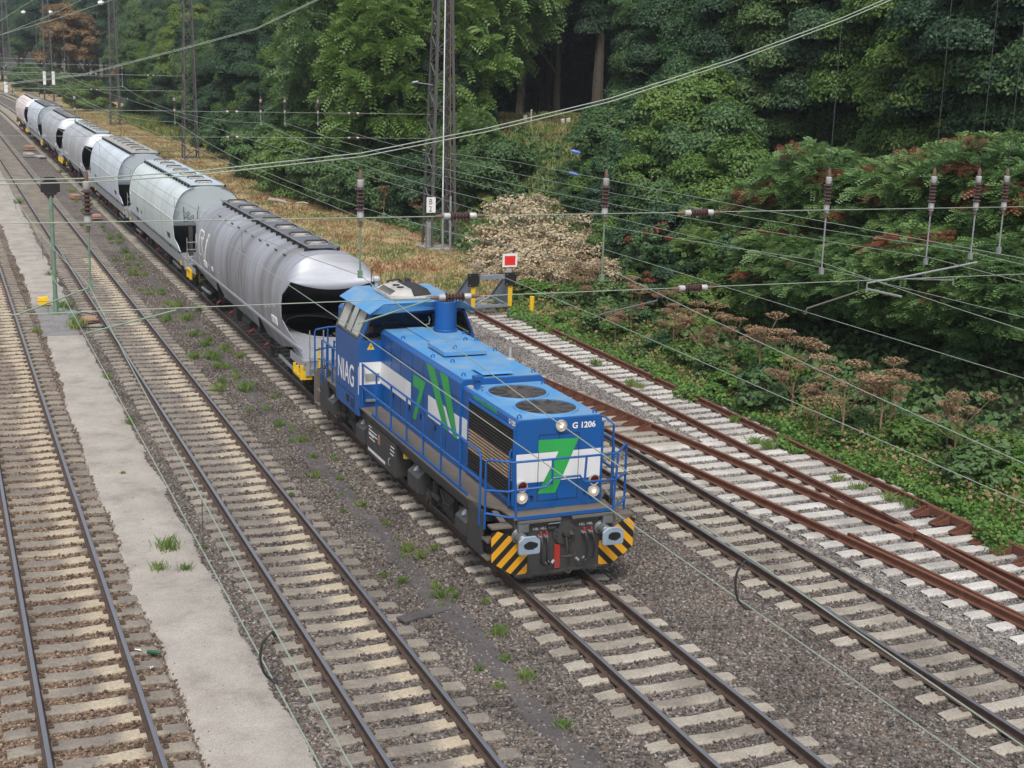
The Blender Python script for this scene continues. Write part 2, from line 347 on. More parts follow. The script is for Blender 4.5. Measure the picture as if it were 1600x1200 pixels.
def thing(name, label, cat, loc=(0, 0, 0), rz=0, group=None):
    o = bpy.data.objects.new(name, None); col.objects.link(o); o.location = loc; o.rotation_euler = (0, 0, rz); o.empty_display_size = .3
    return tag(o, label, cat, group)
def dup(root, loc, rz=0, sc=None, label=None, group=None):
    r = root.copy(); col.objects.link(r); r.location = loc; r.rotation_euler = (0, 0, rz)
    if sc: r.scale = (sc, sc, sc) if isinstance(sc, (int, float)) else sc
    if label: r['label'] = label
    if group: r['group'] = group
    for ch in list(root.children):
        c = ch.copy(); col.objects.link(c); c.parent = r
        for g in ch.children:
            d = g.copy(); col.objects.link(d); d.parent = c
    return r
def flat_poly(mb, pts3, mi=0): mb.add(pts3, [tuple(range(len(pts3)))], mi)
def text(name, body, size, mat, parent, loc, rot, sx=1.0, extrude=.002, align='LEFT', bold=0.0):
    cu = bpy.data.curves.new(name, 'FONT'); cu.body = body; cu.size = size; cu.extrude = extrude; cu.align_x = align; cu.offset = bold
    tmp = bpy.data.objects.new('tmp', cu); col.objects.link(tmp)
    dg = bpy.context.evaluated_depsgraph_get(); dg.update()
    me = bpy.data.meshes.new_from_object(tmp.evaluated_get(dg)); bpy.data.objects.remove(tmp)
    me.materials.clear(); me.materials.append(mat)
    o = bpy.data.objects.new(name, me); col.objects.link(o); o.parent = parent; o.location = loc; o.rotation_euler = rot; o.scale = (sx, 1, 1)
    return o
def clip_poly(poly, nx, ny, c):
    """keep the part of a 2D polygon where nx*x+ny*y >= c"""
    out = []
    for i, p in enumerate(poly):
        q = poly[(i+1) % len(poly)]; a = nx*p[0]+ny*p[1]-c; b = nx*q[0]+ny*q[1]-c
        if a >= 0: out.append(p)
        if (a >= 0) != (b >= 0):
            t = a/(a-b); out.append((p[0]+t*(q[0]-p[0]), p[1]+t*(q[1]-p[1])))
    return out
def stripes(poly, ang, pitch, width, start=0):
    nx, ny = math.cos(ang), math.sin(ang); res = []
    lo = min(nx*p[0]+ny*p[1] for p in poly); hi = max(nx*p[0]+ny*p[1] for p in poly)
    k = lo+start
    while k < hi:
        q = clip_poly(clip_poly(poly, nx, ny, k), -nx, -ny, -(k+width))
        if len(q) > 2: res.append(q)
        k += pitch
    return res
def bend(y): return -(max(0.0, y-200.0)**2)/4500.0
rng = random.Random(7)
# ------------------------------------------------------------------ the ground
def sstep(a, b, t):
    t = min(1, max(0, (t-a)/(b-a))); return t*t*(3-2*t)
def edge(y):                                   # right-hand edge of the ballast
    return (21.75 if y < 49 else 21.75-3.8*sstep(49, 57, y)) + bend(y)
def ground(x, y):
    b = bend(y); xx = x-b
    if xx < 16: return -.40
    e = edge(y)-b
    z = -.40+.52*sstep(e-.5, e+1.6, xx)
    h = 5.2 if y < 105 else 5.2-3.2*sstep(105, 150, y)
    a = 24.6 if y < 60 else 24.6+1.0*sstep(60, 80, y)
    z += h*sstep(a, a+11.5, xx)
    z += .25*math.sin(xx*.9+y*.23)*math.sin(y*.31+xx*.2)*sstep(e+1, e+4, xx)*.7
    return z
def hit(px, py):
    Y = 22.0
    while Y < 150:
        p = at(px, py, Y)
        if p.z <= ground(p.x, Y): return p
        Y += .25
    return None
def terrain():
    xs = [-40, -15]+[16+i*.5 for i in range(60)]+[46+i*2 for i in range(20)]+[88, 100, 130, 170, 260]
    ys = [-30+i*2.0 for i in range(90)]+[150+i*6 for i in range(40)]+[400, 460, 600]
    mb = MB(); mb.grid([[(x+(bend(y) if x > 0 else 0), y, ground(x+(bend(y) if x > 0 else 0), y)) for x in xs] for y in ys])
    o = mb.build('ground', [M['ground'], M['forest_floor']], smooth=True); tag(o, 'rough dry grass and bare earth beside the tracks', kind='structure')
    me = o.data
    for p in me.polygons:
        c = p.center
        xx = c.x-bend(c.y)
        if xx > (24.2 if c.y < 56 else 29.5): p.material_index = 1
terrain()
mb = MB()
rows = []
for i in range(130):
    y = -12+i*4.0
    rows.append([(x, y, -.245) for x in np.linspace(-9+bend(y), edge(y), 14)])
mb.grid(rows); tag(mb.build('ballast_bed', M['ballast']), 'brown-grey track ballast', kind='structure')

def stone_tile():
    r = np.random.RandomState(3); protos = []
    for k in range(14):
        bm = bmesh.new(); pts = r.normal(size=(11, 3)); pts /= np.linalg.norm(pts, axis=1)[:, None]
        pts *= np.array([1, r.uniform(.65, .95), r.uniform(.55, .8)])*r.uniform(.85, 1.1, (11, 1))
        for q in pts: bm.verts.new(q)
        g = bmesh.ops.convex_hull(bm, input=bm.verts); bmesh.ops.delete(bm, geom=[v for v in bm.verts if not v.link_faces], context='VERTS')
        bm.verts.index_update()
        protos.append((np.array([v.co[:] for v in bm.verts]), [[v.index for v in f.verts] for f in bm.faces])); bm.free()
    T = 1.6; V = []; F = []; off = 0
    for i in range(1150):
        P, fs = protos[r.randint(14)]
        s = r.uniform(.026, .047)
        q = r.normal(size=4); q /= np.linalg.norm(q); w, x, y, z = q
        Rm = np.array([[1-2*(y*y+z*z), 2*(x*y-z*w), 2*(x*z+y*w)], [2*(x*y+z*w), 1-2*(x*x+z*z), 2*(y*z-x*w)], [2*(x*z-y*w), 2*(y*z+x*w), 1-2*(x*x+y*y)]])
        c = np.array([r.uniform(-T/2, T/2), r.uniform(-T/2, T/2), r.uniform(-.018, .018)])
        V.append((P*s)@Rm.T+c); F += [[a+off for a in f] for f in fs]; off += len(P)
    me = bpy.data.meshes.new('ballast_stones'); me.from_pydata(np.concatenate(V).tolist(), [], F); me.materials.append(M['stones'])
    o = bpy.data.objects.new('ballast_stones', me); col.objects.link(o)
    tag(o, 'loose crushed-stone ballast between and beside the sleepers', kind='stuff')
    ng = bpy.data.node_groups.new('scatter_stones', 'GeometryNodeTree')
    ng.interface.new_socket('Geometry', in_out='INPUT', socket_type='NodeSocketGeometry')
    ng.interface.new_socket('Geometry', in_out='OUTPUT', socket_type='NodeSocketGeometry')
    N = ng.nodes; L = ng.links
    gi, go = N.new('NodeGroupInput'), N.new('NodeGroupOutput')
    nx, ny = 17, 38
    gr = N.new('GeometryNodeMeshGrid'); gr.inputs['Size X'].default_value = (nx-1)*T; gr.inputs['Size Y'].default_value = (ny-1)*T
    gr.inputs['Vertices X'].default_value = nx; gr.inputs['Vertices Y'].default_value = ny
    tr = N.new('GeometryNodeTransform'); tr.inputs['Translation'].default_value = (8.9, 11+(ny-1)*T/2, -.243)
    ip = N.new('GeometryNodeInstanceOnPoints')
    rv = N.new('FunctionNodeRandomValue'); rv.data_type = 'INT'
    ints = [s_ for s_ in rv.inputs if s_.type == 'INT']
    ints[0].default_value = 0; ints[1].default_value = 3
    ml = N.new('ShaderNodeMath'); ml.operation = 'MULTIPLY'; ml.inputs[1].default_value = math.pi/2
    L.new([s_ for s_ in rv.outputs if s_.type == 'INT'][0], ml.inputs[0])
    cx = N.new('ShaderNodeCombineXYZ'); L.new(ml.outputs[0], cx.inputs['Z'])
    L.new(gr.outputs['Mesh'], tr.inputs['Geometry']); L.new(tr.outputs[0], ip.inputs['Points']); L.new(gi.outputs[0], ip.inputs['Instance'])
    L.new(cx.outputs[0], ip.inputs['Rotation']); L.new(ip.outputs[0], go.inputs[0])
    md = o.modifiers.new('scatter', 'NODES'); md.node_group = ng
stone_tile()

def ragged(y0, y1, xl, xr, step=.25, amp=.12, seed=1):
    r = random.Random(seed); L_, R_ = [], []; a = b = 0; y = y0
    while y < y1+1e-6:
        a = .7*a+r.uniform(-amp, amp); b = .7*b+r.uniform(-amp, amp)
        L_.append((xl(y)+a, y)); R_.append((xr(y)+b, y)); y += step
    return L_, R_
def strip(name, label, mat, z, y0, y1, xl, xr, amp=.12, seed=1, step=.25):
    L_, R_ = ragged(y0, y1, xl, xr, step, amp, seed); mb = MB()
    mb.grid([[(a[0]+(b[0]-a[0])*t, a[1], z+(.012 if 0 < t < 1 else -.045)) for t in (0, .06, .3, .5, .7, .94, 1)] for a, b in zip(L_, R_)])
    return tag(mb.build(name, mat, smooth=True), label, kind='structure')
strip('path', 'pale sandy service path between two tracks', M['sand'], -.207, 12, 50.4, lambda y: 3.08 if y < 34 else 3.08+.03*(y-34)*.4, lambda y: 4.63, .05, 2)
strip('path', 'far part of the pale sandy service path', M['sand'], -.203, 56.5, 126, lambda y: 3.3+.004*(y-56), lambda y: 4.75+.006*(y-56), .06, 3)
strip('path', 'grey grit patch that interrupts the sandy path at the green post', M['asphalt_light'], -.214, 50.2, 56.8, lambda y: 3.25, lambda y: 4.6, .06, 4)
strip('path', 'narrow dark grit walkway beside the loaded track', M['asphalt'], -.231, 12, 95, lambda y: 8.12+.01*(y-15), lambda y: 8.55+.0095*(y-15), .07, 5)

# ------------------------------------------------------------------ the tracks
RAIL = [(-.075, -.172), (-.075, -.158), (-.014, -.142), (-.010, -.055), (-.036, -.038), (-.036, -.008), (-.027, 0),
        (.027, 0), (.036, -.008), (.036, -.038), (.010, -.055), (.014, -.142), (.075, -.158), (.075, -.172)]
RTOP = {5, 6, 7}
def sleeper_mesh(L=2.6, mats='sleeper', seats=(-.753, .753), flat=False, seed=0):
    mb = MB(); r = random.Random(seed)
    xs = [-L/2, -L/2+.04, -1.0, -.87, -.62, -.42, -.2, 0, .2, .42, .62, .87, 1.0, L/2-.04, L/2]
    zs = [-.215, -.192, -.176, -.173, -.174, -.184, -.197, -.201, -.197, -.184, -.174, -.173, -.176, -.192, -.215]
    if flat: xs = [-L/2, -L/2+.03]+list(np.linspace(-L/2+.3, L/2-.3, 9))+[L/2-.03, L/2]; zs = [-.20, -.176]+[-.173]*9+[-.176, -.20]
    rows = []
    for x, z in zip(xs, zs):
        w = .115+r.uniform(-.008, .008); b = .15; j = r.uniform(-.006, .006)
        rows.append([(x, -b, -.36), (x, -w-.02+j, z-.035), (x, -w+.01+j, z), (x, w-.01+j, z), (x, w+.02+j, z-.035), (x, b, -.36)])
    mb.grid(rows)
    for ss in seats:
        for q in (-1, 1):
            mb.box(ss+q*.125-.04, ss+q*.125+.04, -.06, .06, -.174, -.142, 1)
            mb.cyl((ss+q*.12, 0, -.142), (ss+q*.12, 0, -.115), .02, seg=6, mi=1)
    return mb.mesh('sleeper', [M[mats], M['clip']])
def track(label, cx, y0, y1, n_ind=90, mats='sleeper', rail=('rail', 'rail_top'), pitch=.6, group='parallel tracks of the yard', ystart=None, skip=None, rails=True, rot=0):
    root = thing('railway_track', label, 'railway track', (0, 0, 0), group=group)
    if rails:
        for s_ in (-1, 1):
            mb = MB(); ys = [y0]+[y for y in np.arange(math.ceil(y0/6)*6, y1, 6) if y > y0+.1]+[y1]
            mb.sweep([(cx(y)+s_*.7535, y, 0) for y in ys], RAIL, 0, RTOP, 1)
            mb.build('rail', [M[rail[0]], M[rail[1]]], root)
    variants = [sleeper_mesh(2.6, mats, seed=k) for k in range(4)]
    y = ystart if ystart is not None else y0; k = 0; rest = MB(); r = random.Random(int(cx(20)*10))
    while y < y1-.3:
        if not (skip and skip(y)):
            if k < n_ind and y > 12:
                o = bpy.data.objects.new('sleeper', variants[k % 4]); col.objects.link(o); o.parent = root
                o.location = (cx(y)+r.uniform(-.015, .015), y, r.uniform(-.006, .004)); o.rotation_euler = (0, 0, rot+r.uniform(-.008, .008)); k += 1
            else:
                x = cx(y)
                rest.hexa([(x-1.3, y-.15, -.36), (x+1.3, y-.15, -.36), (x+1.3, y+.15, -.36), (x-1.3, y+.15, -.36)],
                          [(x-1.29, y-.11, -.185), (x+1.29, y-.11, -.185), (x+1.29, y+.11, -.185), (x-1.29, y+.11, -.185)])
        y += pitch
    if rest.v: tag(rest.build('sleepers', M[mats], root), kind='stuff')
    return root
X1, X2, X3, X4 = 1.7715, 6.282, 10.75, 15.763
GT = 'through tracks with polished rails'
track('nearest track at the left edge, polished rails and rust-stained ballast', lambda y: X1+bend(y), -8, 420, 95, 'sleeper_dark', group=GT)
track('polished track between the sandy path and the dark grit walkway', lambda y: X2+bend(y), -8, 420, 95, 'sleeper_dark', group=GT)
track('track that carries the blue locomotive and its hopper wagons', lambda y: X3+bend(y), -8, 420, 95, 'sleeper', ystart=-8+.038, group=GT)
track('polished track to the right of the train, next to the rusty turnout', lambda y: X4+bend(y), -8, 420, 80, 'sleeper', group=GT, skip=lambda y: 30.5 < y < 50)
# rusty turnout and siding
GR = 'rusty tracks of the turnout'
c6 = lambda y: 20.36 + (.12*((y-30)/20.0) if y > 30 else .06*sstep(30, 10, y))
c5r = lambda y: 17.58+(38.8-y)*.1154
t6 = track('rust-red siding that ends at the buffer stop', c6, -8, 50.6, 90, 'sleeper_white', ('rail_old', 'rail_old_top'), group=GR, skip=lambda y: y < 31.5, rails=False)
t5 = thing('railway_track', 'rust-red crossover track branching between the siding and the polished track', 'railway track', group=GR)
def rrail(parent, pts, h=0.0, name='rail'):
    mb = MB(); mb.sweep([(x, y, h) for x, y in pts], RAIL, 0, RTOP, 1); return mb.build(name, [M['rail_old'], M['rail_old_top']], parent)
rrail(t6, [(c6(y)+.753, y) for y in np.arange(-8, 50.7, 4)])                      # right stock rail
rrail(t6, [(c6(y)-.753, y) for y in np.arange(23.2, 50.7, 3)]+[(c6(50.6)-.753, 50.6)])   # left rail down to the crossing nose
rrail(t6, [(19.63, 24.4), (19.47, 21.8), (19.40, 19.6), (19.25, 14), (19.2, 8)], name='wing_rail')
rrail(t5, [(c5r(y), y) for y in (46, 42, 38.8, 34, 28, 23.0)])
rrail(t5, [(19.42, 23.6), (19.66, 21.8), (19.74, 19.6), (19.64, 14), (19.6, 8)], name='wing_rail')
def c5l(y): return c5r(y)-1.507 if y > 24 else c5r(24)-1.507+.1154*(24-y)-.0046*(24-y)**2
rrail(t5, [(c5l(y), y) for y in (46, 42, 36, 30, 24, 21, 18, 15, 12, 8)])
def check_rail(parent, pts, side, brackets=True, h=.03):
    mb = MB()
    for i in range(len(pts)-1):
        (xa, ya), (xb, yb) = pts[i], pts[i+1]
        mb.hexa([(xa-.03, ya, -.14), (xa+.03, ya, -.14), (xb+.03, yb, -.14), (xb-.03, yb, -.14)], [(xa-.03, ya, h), (xa+.03, ya, h), (xb+.03, yb, h), (xb-.03, yb, h)])
    if brackets:
        (xa, ya), (xb, yb) = pts[0], pts[-1]; n = int(abs(yb-ya)/.6)
        for k in range(n+1):
            t = k/n; x = xa+(xb-xa)*t; y = ya+(yb-ya)*t
            for dy in (-.09, .09):
                mb.prism([(x, h-.02), (x-side*.42, -.13), (x-side*.42, -.165), (x, -.165)], 'y', y+dy-.012, y+dy+.012)
            mb.box(min(x, x-side*.42), max(x, x-side*.42), y-.13, y+.13, -.172, -.160)
    return mb.build('check_rail', M['rail_old'], parent)
check_rail(t6, [(20.95, 24.4), (20.98, 23.9), (20.98, 19.5), (20.9, 19.0)], 1)
check_rail(t5, [(c5r(38.9)-.06, 38.9), (c5r(32.9)-.10, 32.9)], 1)
check_rail(t5, [(c5l(23.4)+.14, 23.4), (c5l(22.8)+.085, 22.8), (c5l(20)+.085, 20), (c5l(17)+.085, 17), (c5l(16.4)+.14, 16.4)], 1, False, .02)
# long concrete bearers under the turnout
cache = {}
def bearer(parent, xa, xb, y, mats):
    L = round((xb-xa)*2.5)/2.5; key = (L, mats)
    if key not in cache: cache[key] = sleeper_mesh(L, mats, (), True, seed=len(cache))
    o = bpy.data.objects.new('bearer', cache[key]); col.objects.link(o); o.parent = parent; o.location = ((xa+xb)/2, y, 0)
for k in range(48):
    y = 31.2-k*.6
    if y > 5: bearer(t6, c5l(y)-.55, 21.68, y, 'sleeper_white')
for k in range(31):
    y = 49.5-k*.6
    if y > 31.0: bearer(t5, 14.45, c5r(y)+.55, y, 'sleeper')
# ------------------------------------------------------------------ the locomotive
LX, LY = X3+.08, 22.18
def buffer(parent, x, u, d, mats=('sleeve', 'buffer', 'grease'), name='buffer', z=1.03):
    """u: face position, d: +1 when the face looks towards -y"""
    mb = MB(); f = lambda t: u+d*t
    mb.lathe([(0, .15), (.03, .15), (.03, .105), (.28, .105), (.28, .085), (.50, .085)], (x, f(.62), z), (0, -d, 0), 18, 0)
    poly = [(x-.22, z-.15), (x-.19, z-.18), (x+.19, z-.18), (x+.22, z-.15), (x+.22, z+.08), (x+.12, z+.17), (x-.12, z+.17), (x-.22, z+.08)]
    mb.prism(poly, 'y', f(.12), f(.07), 1)
    o = mb.build(name, [M[mats[0]], M[mats[1]]], parent, .012, True)
    if mats[2]:
        mb = MB(); r = random.Random(int(x*100))
        pts = [(x+.02+.145*math.cos(a)*r.uniform(.88, 1.08), f(.066), z-.005+.085*math.sin(a)*r.uniform(.85, 1.1)) for a in np.linspace(0, 2*math.pi, 26)[:-1]]
        flat_poly(mb, pts); mb.build('grease_patch', M[mats[2]], o)
    return o
def screw_coupler(parent, u, d):
    mb = MB(); f = lambda t: u+d*t
    mb.prism([(.24*math.cos(a)*(1 if k < 16 else 1), 1.0+.22*math.sin(a)) for k, a in enumerate(np.linspace(0, 2*math.pi, 25)[:-1])], 'y', f(.60), f(.57), 1)
    for x in (-.18, .18):
        for z in (.92, 1.0, 1.08): mb.cyl((x, f(.575), z), (x, f(.54), z), .020, seg=6, mi=1)
    mb.tube([(0, f(.57), 1.0), (0, f(.40), 1.0), (0, f(.30), 1.03), (0, f(.25), 1.09), (0, f(.31), 1.13)], .05, 8, 0, [.07, .06, .055, .045, .03])
    for x in (-.06, .06): mb.tube([(x, f(.38), 1.0), (x, f(.30), .80), (x*.9, f(.33), .62)], .018, 6)
    mb.cyl((-.1, f(.33), .62), (.1, f(.33), .62), .028, seg=8); mb.cyl((-.2, f(.32), .62), (.13, f(.32), .66), .014, seg=6)
    mb.tube([(0, f(.33), .62), (0, f(.37), .42)], .025, 8)
    mb.tube([(-.05, f(.37), .42), (-.06, f(.35), .32), (0, f(.34), .27), (.06, f(.35), .32), (.05, f(.37), .42)], .02, 6)
    return mb.build('coupler', [M['under'], M['frame']], parent, 0, True)
def hose(parent, x, u, d, side):
    mb = MB(); f = lambda t: u+d*t
    mb.tube([(x, f(.62), .98), (x, f(.50), .97), (x+side*.01, f(.44), .90), (x+side*.03, f(.42), .70), (x+side*.02, f(.44), .52), (x-side*.06, f(.48), .43), (x-side*.13, f(.52), .46)], .022, 8)
    o = mb.build('brake_hose', M['rubber'], parent, 0, True)
    mb = MB(); mb.cyl((x, f(.62), .98), (x, f(.52), .98), .035, seg=10); mb.box(x-.02, x+.02, f(.55)-.02, f(.55)+.02, 1.0, 1.09, 1)
    mb.cyl((x-side*.11, f(.51), .44), (x-side*.17, f(.53), .49), .03, seg=8)
    mb.build('hose_valve', [M['steel'], M['red']], o)
def wheelset(parent, u, r=.5, z=None):
    mb = MB(); z = r if z is None else z
    for s_ in (-1, 1):
        mb.lathe([(-.02, r+.03), (.02, r+.028), (.03, r), (.115, r-.012), (.12, r-.07), (.085, r-.10), (.085, .16), (.13, .14), (.13, .05)], (s_*.68, u, z), (s_, 0, 0), 28)
    mb.cyl((-.75, u, z), (.75, u, z), .09, seg=10)
    return mb.build('wheelset', M['under'], parent, 0, True)
def loco():
    t = thing('diesel_locomotive', 'blue diesel locomotive with white bands, green sevens and yellow-black striped front', 'locomotive', (LX, LY, 0))
    # underframe and walkway
    mb = MB()
    mb.box(-1.30, 1.30, 1.6, 13.1, 1.02, 1.36); mb.box(-1.05, 1.05, .64, 1.62, .95, 1.36); mb.box(-1.05, 1.05, 13.08, 14.06, .95, 1.36)
    mb.box(-.9, .9, 1.0, 13.6, .72, 1.03)
    mb.prism([(-1.03, .22), (1.03, .22), (1.05, .30), (1.05, 1.36), (-1.05, 1.36), (-1.05, .30)], 'y', .62, .655)      # front headstock
    mb.prism([(-1.03, .22), (1.03, .22), (1.05, .30), (1.05, 1.36), (-1.05, 1.36), (-1.05, .30)], 'y', 14.045, 14.08)
    mb.box(-1.0, 1.0, .60, .80, .20, .26)
    for s_ in (-1, 1):
        mb.box(min(s_*1.33, s_*1.39), max(s_*1.33, s_*1.39), 1.62, 13.08, 1.17, 1.355)     # fascia
        for ua, ub in ((1.35, 2.12), (12.7, 13.5)):
            mb.box(min(s_*1.36, s_*1.42), max(s_*1.36, s_*1.42), ua, ub, .42, 1.345)        # step-well side plate
    mb.build('underframe', M['frame'], t, .01)
    mb = MB()
    mb.prism([(-1.46, 2.1), (-1.46, 12.7), (-1.12, 13.2), (-1.05, 14.1), (1.05, 14.1), (1.12, 13.2), (1.46, 12.7), (1.46, 2.1), (1.32, 1.55), (1.1, 1.25), (1.06, .56), (-1.06, .56), (-1.1, 1.25), (-1.32, 1.55)], 'z', 1.355, 1.40)
    mb.build('walkway', M['walkway'], t, .006)
    # striped corner guards
    for s_ in (-1, 1):
        poly = [(s_*.76, .25), (s_*1.05, .25), (s_*1.50, .56), (s_*1.52, 1.14), (s_*1.40, 1.18), (s_*1.10, 1.04), (s_*.76, .74)]
        mb = MB(); mb.prism(poly, 'y', .606, .618); mb.prism([(s_*1.06, .30), (s_*1.49, .6), (s_*1.5, 1.12), (s_*1.06, 1.0)], 'y', .6185, .67); g = mb.build('corner_guard', M['black'], t)
        mb = MB()
        for q in stripes(poly, R(135) if s_ < 0 else R(45), .235, .125, .03):
            flat_poly(mb, [(x, .6025, z) for x, z in q])
        mb.build('warning_stripes', M['yellow'], g)
        mb = MB(); mb.box(min(s_*1.08, s_*1.5), max(s_*1.08, s_*1.5), .62, .86, 1.20, 1.245); mb.box(min(s_*1.1, s_*1.46), max(s_*1.1, s_*1.46), .95, 1.25, .46, .50)
        mb.hexa([(s_*1.1, .9, 1.22), (s_*1.22, .9, 1.22), (s_*1.22, 1.35, 1.30), (s_*1.1, 1.35, 1.30)], [(s_*1.1, .9, 1.25), (s_*1.22, .9, 1.25), (s_*1.22, 1.35, 1.33), (s_*1.1, 1.35, 1.33)])
        mb.box(min(s_*1.12, s_*1.44), max(s_*1.12, s_*1.44), .98, 1.3, .80, .84); mb.box(min(s_*1.2, s_*1.47), max(s_*1.2, s_*1.47), 13.45, 13.8, .45, .49); mb.box(min(s_*1.2, s_*1.47), max(s_*1.2, s_*1.47), 13.4, 13.7, .85, .89)
        mb.box(min(s_*1.16, s_*1.47), max(s_*1.16, s_*1.47), 13.9, 13.95, .42, 1.36)
        for q in range(0, len(mb.f), 6):
            b8 = MB(); b8.add([mb.v[q//6*8+i] for i in range(8)], [tuple(i-q//6*8 for i in f) for f in mb.f[q:q+6]]); b8.build('step', M['walkway'], t, .005)
        mb = MB(); mb.box(min(s_*.78, s_*1.0), max(s_*.78, s_*1.0), .50, .62, 1.12, 1.33); mb.build('cable_box', M['grey_box'] if False else M['sleeve'], t, .02)
    for x in (-.875, .875):
        buffer(t, x-.08, 0, 1); buffer(t, x-.08, 14.7, -1)
    screw_coupler(t, 0, 1); screw_coupler(t, 14.7, -1)
    for x, s_ in ((-.52, -1), (-.40, -1), (.40, 1), (.55, 1)): hose(t, x, 0, 1, s_)
    mb = MB(); mb.box(-.20, -.08, .585, .615, .30, .78); mb.build('drawbar_plate', M['red'], t)
    for x, body in ((-.66, 'HBL'), (-.50, 'HLL'), (.32, 'HLL'), (.48, 'HBL')):
        text('lettering', body, .075, M['white_text'], t, (x, .617, 1.11), (R(90), 0, 0))
    mb = MB(); mb.tube([(-.36, .62, 1.22), (-.36, .54, 1.24), (-.12, .54, 1.24), (-.12, .62, 1.22)], .012, 6); mb.box(-.36, -.14, .57, .62, 1.12, 1.17, 1); mb.build('coupling_handle', [M['steel'], M['frame']], t)
    # bogies
    for uc in (3.75, 10.95):
        bg_ = None
        mb = MB()
        for s_ in (-1, 1):
            xa, xb = sorted((s_*.98, s_*1.12))
            mb.prism([(uc-1.75, .62), (uc-1.55, .42), (uc-.55, .42), (uc-.35, .30), (uc+.35, .30), (uc+.55, .42), (uc+1.55, .42), (uc+1.75, .62), (uc+1.6, .78), (uc+.5, .80), (uc, .70), (uc-.5, .80), (uc-1.6, .78)], 'x', xa, xb)
            for w in (-1.2, 1.2):
                xo, xo2 = sorted((s_*1.10, s_*1.26)); mb.box(xo, xo2, uc+w-.17, uc+w+.17, .34, .66); mb.cyl((s_*1.2, uc+w, .5), (s_*1.30, uc+w, .5), .12, seg=14)
                for q in (-.28, .28): mb.cyl((s_*1.16, uc+w+q, .56), (s_*1.16, uc+w+q, .95), .085, seg=10)
            xo, xo2 = sorted((s_*1.12, s_*1.24)); mb.box(xo, xo2, uc-.32, uc+.32, .50, .92)
            mb.tube([(s_*1.28, uc-.5, .95), (s_*1.30, uc-.3, .75), (s_*1.28, uc+.1, .70), (s_*1.26, uc+.4, .9)], .02, 6)
            mb.cyl((s_*1.22, uc+.5, .62), (s_*1.22, uc+.95, .62), .07, seg=10); mb.box(*sorted((s_*1.1, s_*1.3)), uc-.98, uc-.82, .5, .95)
        mb.box(-.98, .98, uc-.3, uc+.3, .45, .72); bg_ = mb.build('bogie', M['under'], t, .008)
        for w in (-1.2, 1.2): wheelset(bg_, uc+w)
    def boxy(name, ua, ub, za, zb, cut, mat='frame'):
        for s_ in (-1, 1):
            mb = MB(); a, b = s_*1.12, s_*1.44
            mb.prism([(a, za), (b, za+.12), (b, zb-cut), (a+s_*.12, zb), (a, zb)], 'y', ua, ub)
            o = mb.build(name, M[mat], t, .012)
            mb = MB(); mb.cyl((s_*1.31, (ua+ub)/2, zb-.07), (s_*1.36, (ua+ub)/2, zb-.03), .075, seg=12); mb.build('filler_cap', M['steel'], o)
    boxy('sand_box', 2.16, 2.78, .42, .98, .16); boxy('sand_box', 5.15, 5.85, .40, 1.02, .16); boxy('sand_box', 9.30, 9.95, .40, 1.02, .16); boxy('sand_box', 12.15, 12.68, .42, 1.0, .16)
    for s_ in (-1, 1):
        mb = MB(); mb.box(*sorted((s_*1.0, s_*1.40)), 6.85, 9.12, .36, 1.15); tk = mb.build('fuel_tank', M['frame'], t, .015)
        if s_ < 0:
            r = random.Random(4); mb = MB()
            for k, (ua, ub, z) in enumerate([(8.95, 8.75, 1.06), (8.95, 8.3, .98), (8.95, 8.3, .90), (8.95, 8.55, .86), (8.9, 8.45, .78), (7.2, 6.95, 1.02), (7.25, 6.95, .93), (7.25, 7.0, .84)]):
                u = ua
                while u > ub: w = r.uniform(.02, .06); mb.box(-1.405, -1.402, u-w, u, z, z+.028); u -= w+.02
            u = 9.0
            while u > 7.65: w = r.uniform(.04, .08); mb.box(-1.405, -1.402, u-w, u, .46, .53); u -= w+.022
            mb.build('stencil_marks', M['white_text'], tk)
            mb = MB(); mb.box(-1.406, -1.402, 8.05, 8.20, .82, 1.06); mb.build('warning_label', M['magnet_box'], tk)
            mb = MB(); mb.tube([(-1.40, 7.25, .55), (-1.44, 7.25, .58), (-1.44, 7.25, .70), (-1.40, 7.25, .73)], .012, 6); mb.build('handle', M['steel'], tk)
    mb = MB(); mb.cyl((-1.2, 6.6, .9), (-1.2, 6.6, 1.12), .09, seg=12); mb.build('warning_tank', M['yellow_bright'], t)
    # low front hood
    mb = MB(); mb.prism([(-.90, 1.40), (.90, 1.40), (.90, 3.16), (.86, 3.20), (-.86, 3.20), (-.90, 3.16)], 'y', .98, 3.92)
    hf = mb.build('cooler_hood', M['blue'], t, .012)
    mb = MB(); mb.box(-.85, .85, 1.02, 3.88, 3.201, 3.206); mb.build('hood_top', M['blue_sheen_dust'], hf)
    # main hood
    mb = MB(); mb.prism([(-.95, 1.40), (.95, 1.40), (.95, 3.25), (.88, 3.33), (-.88, 3.33), (-.95, 3.25)], 'y', 3.92, 9.5)
    hm = mb.build('engine_hood', M['blue'], t, .012)
    mb = MB(); mb.box(-.87, .87, 3.95, 9.48, 3.331, 3.337); mb.build('hood_top', M['blue_sheen_dust'], hm)
    mb = MB(); mb.prism([(-.95, 1.40), (.95, 1.40), (.95, 3.22), (.88, 3.30), (-.88, 3.30), (-.95, 3.22)], 'y', 11.62, 13.35)
    hr = mb.build('rear_hood', M['blue'], t, .012)
    mb = MB(); mb.box(-.87, .87, 11.64, 13.32, 3.301, 3.307); mb.build('hood_top', M['blue_sheen_dust'], hr)
    # hood side seams, door handles, lugs
    mb = MB()
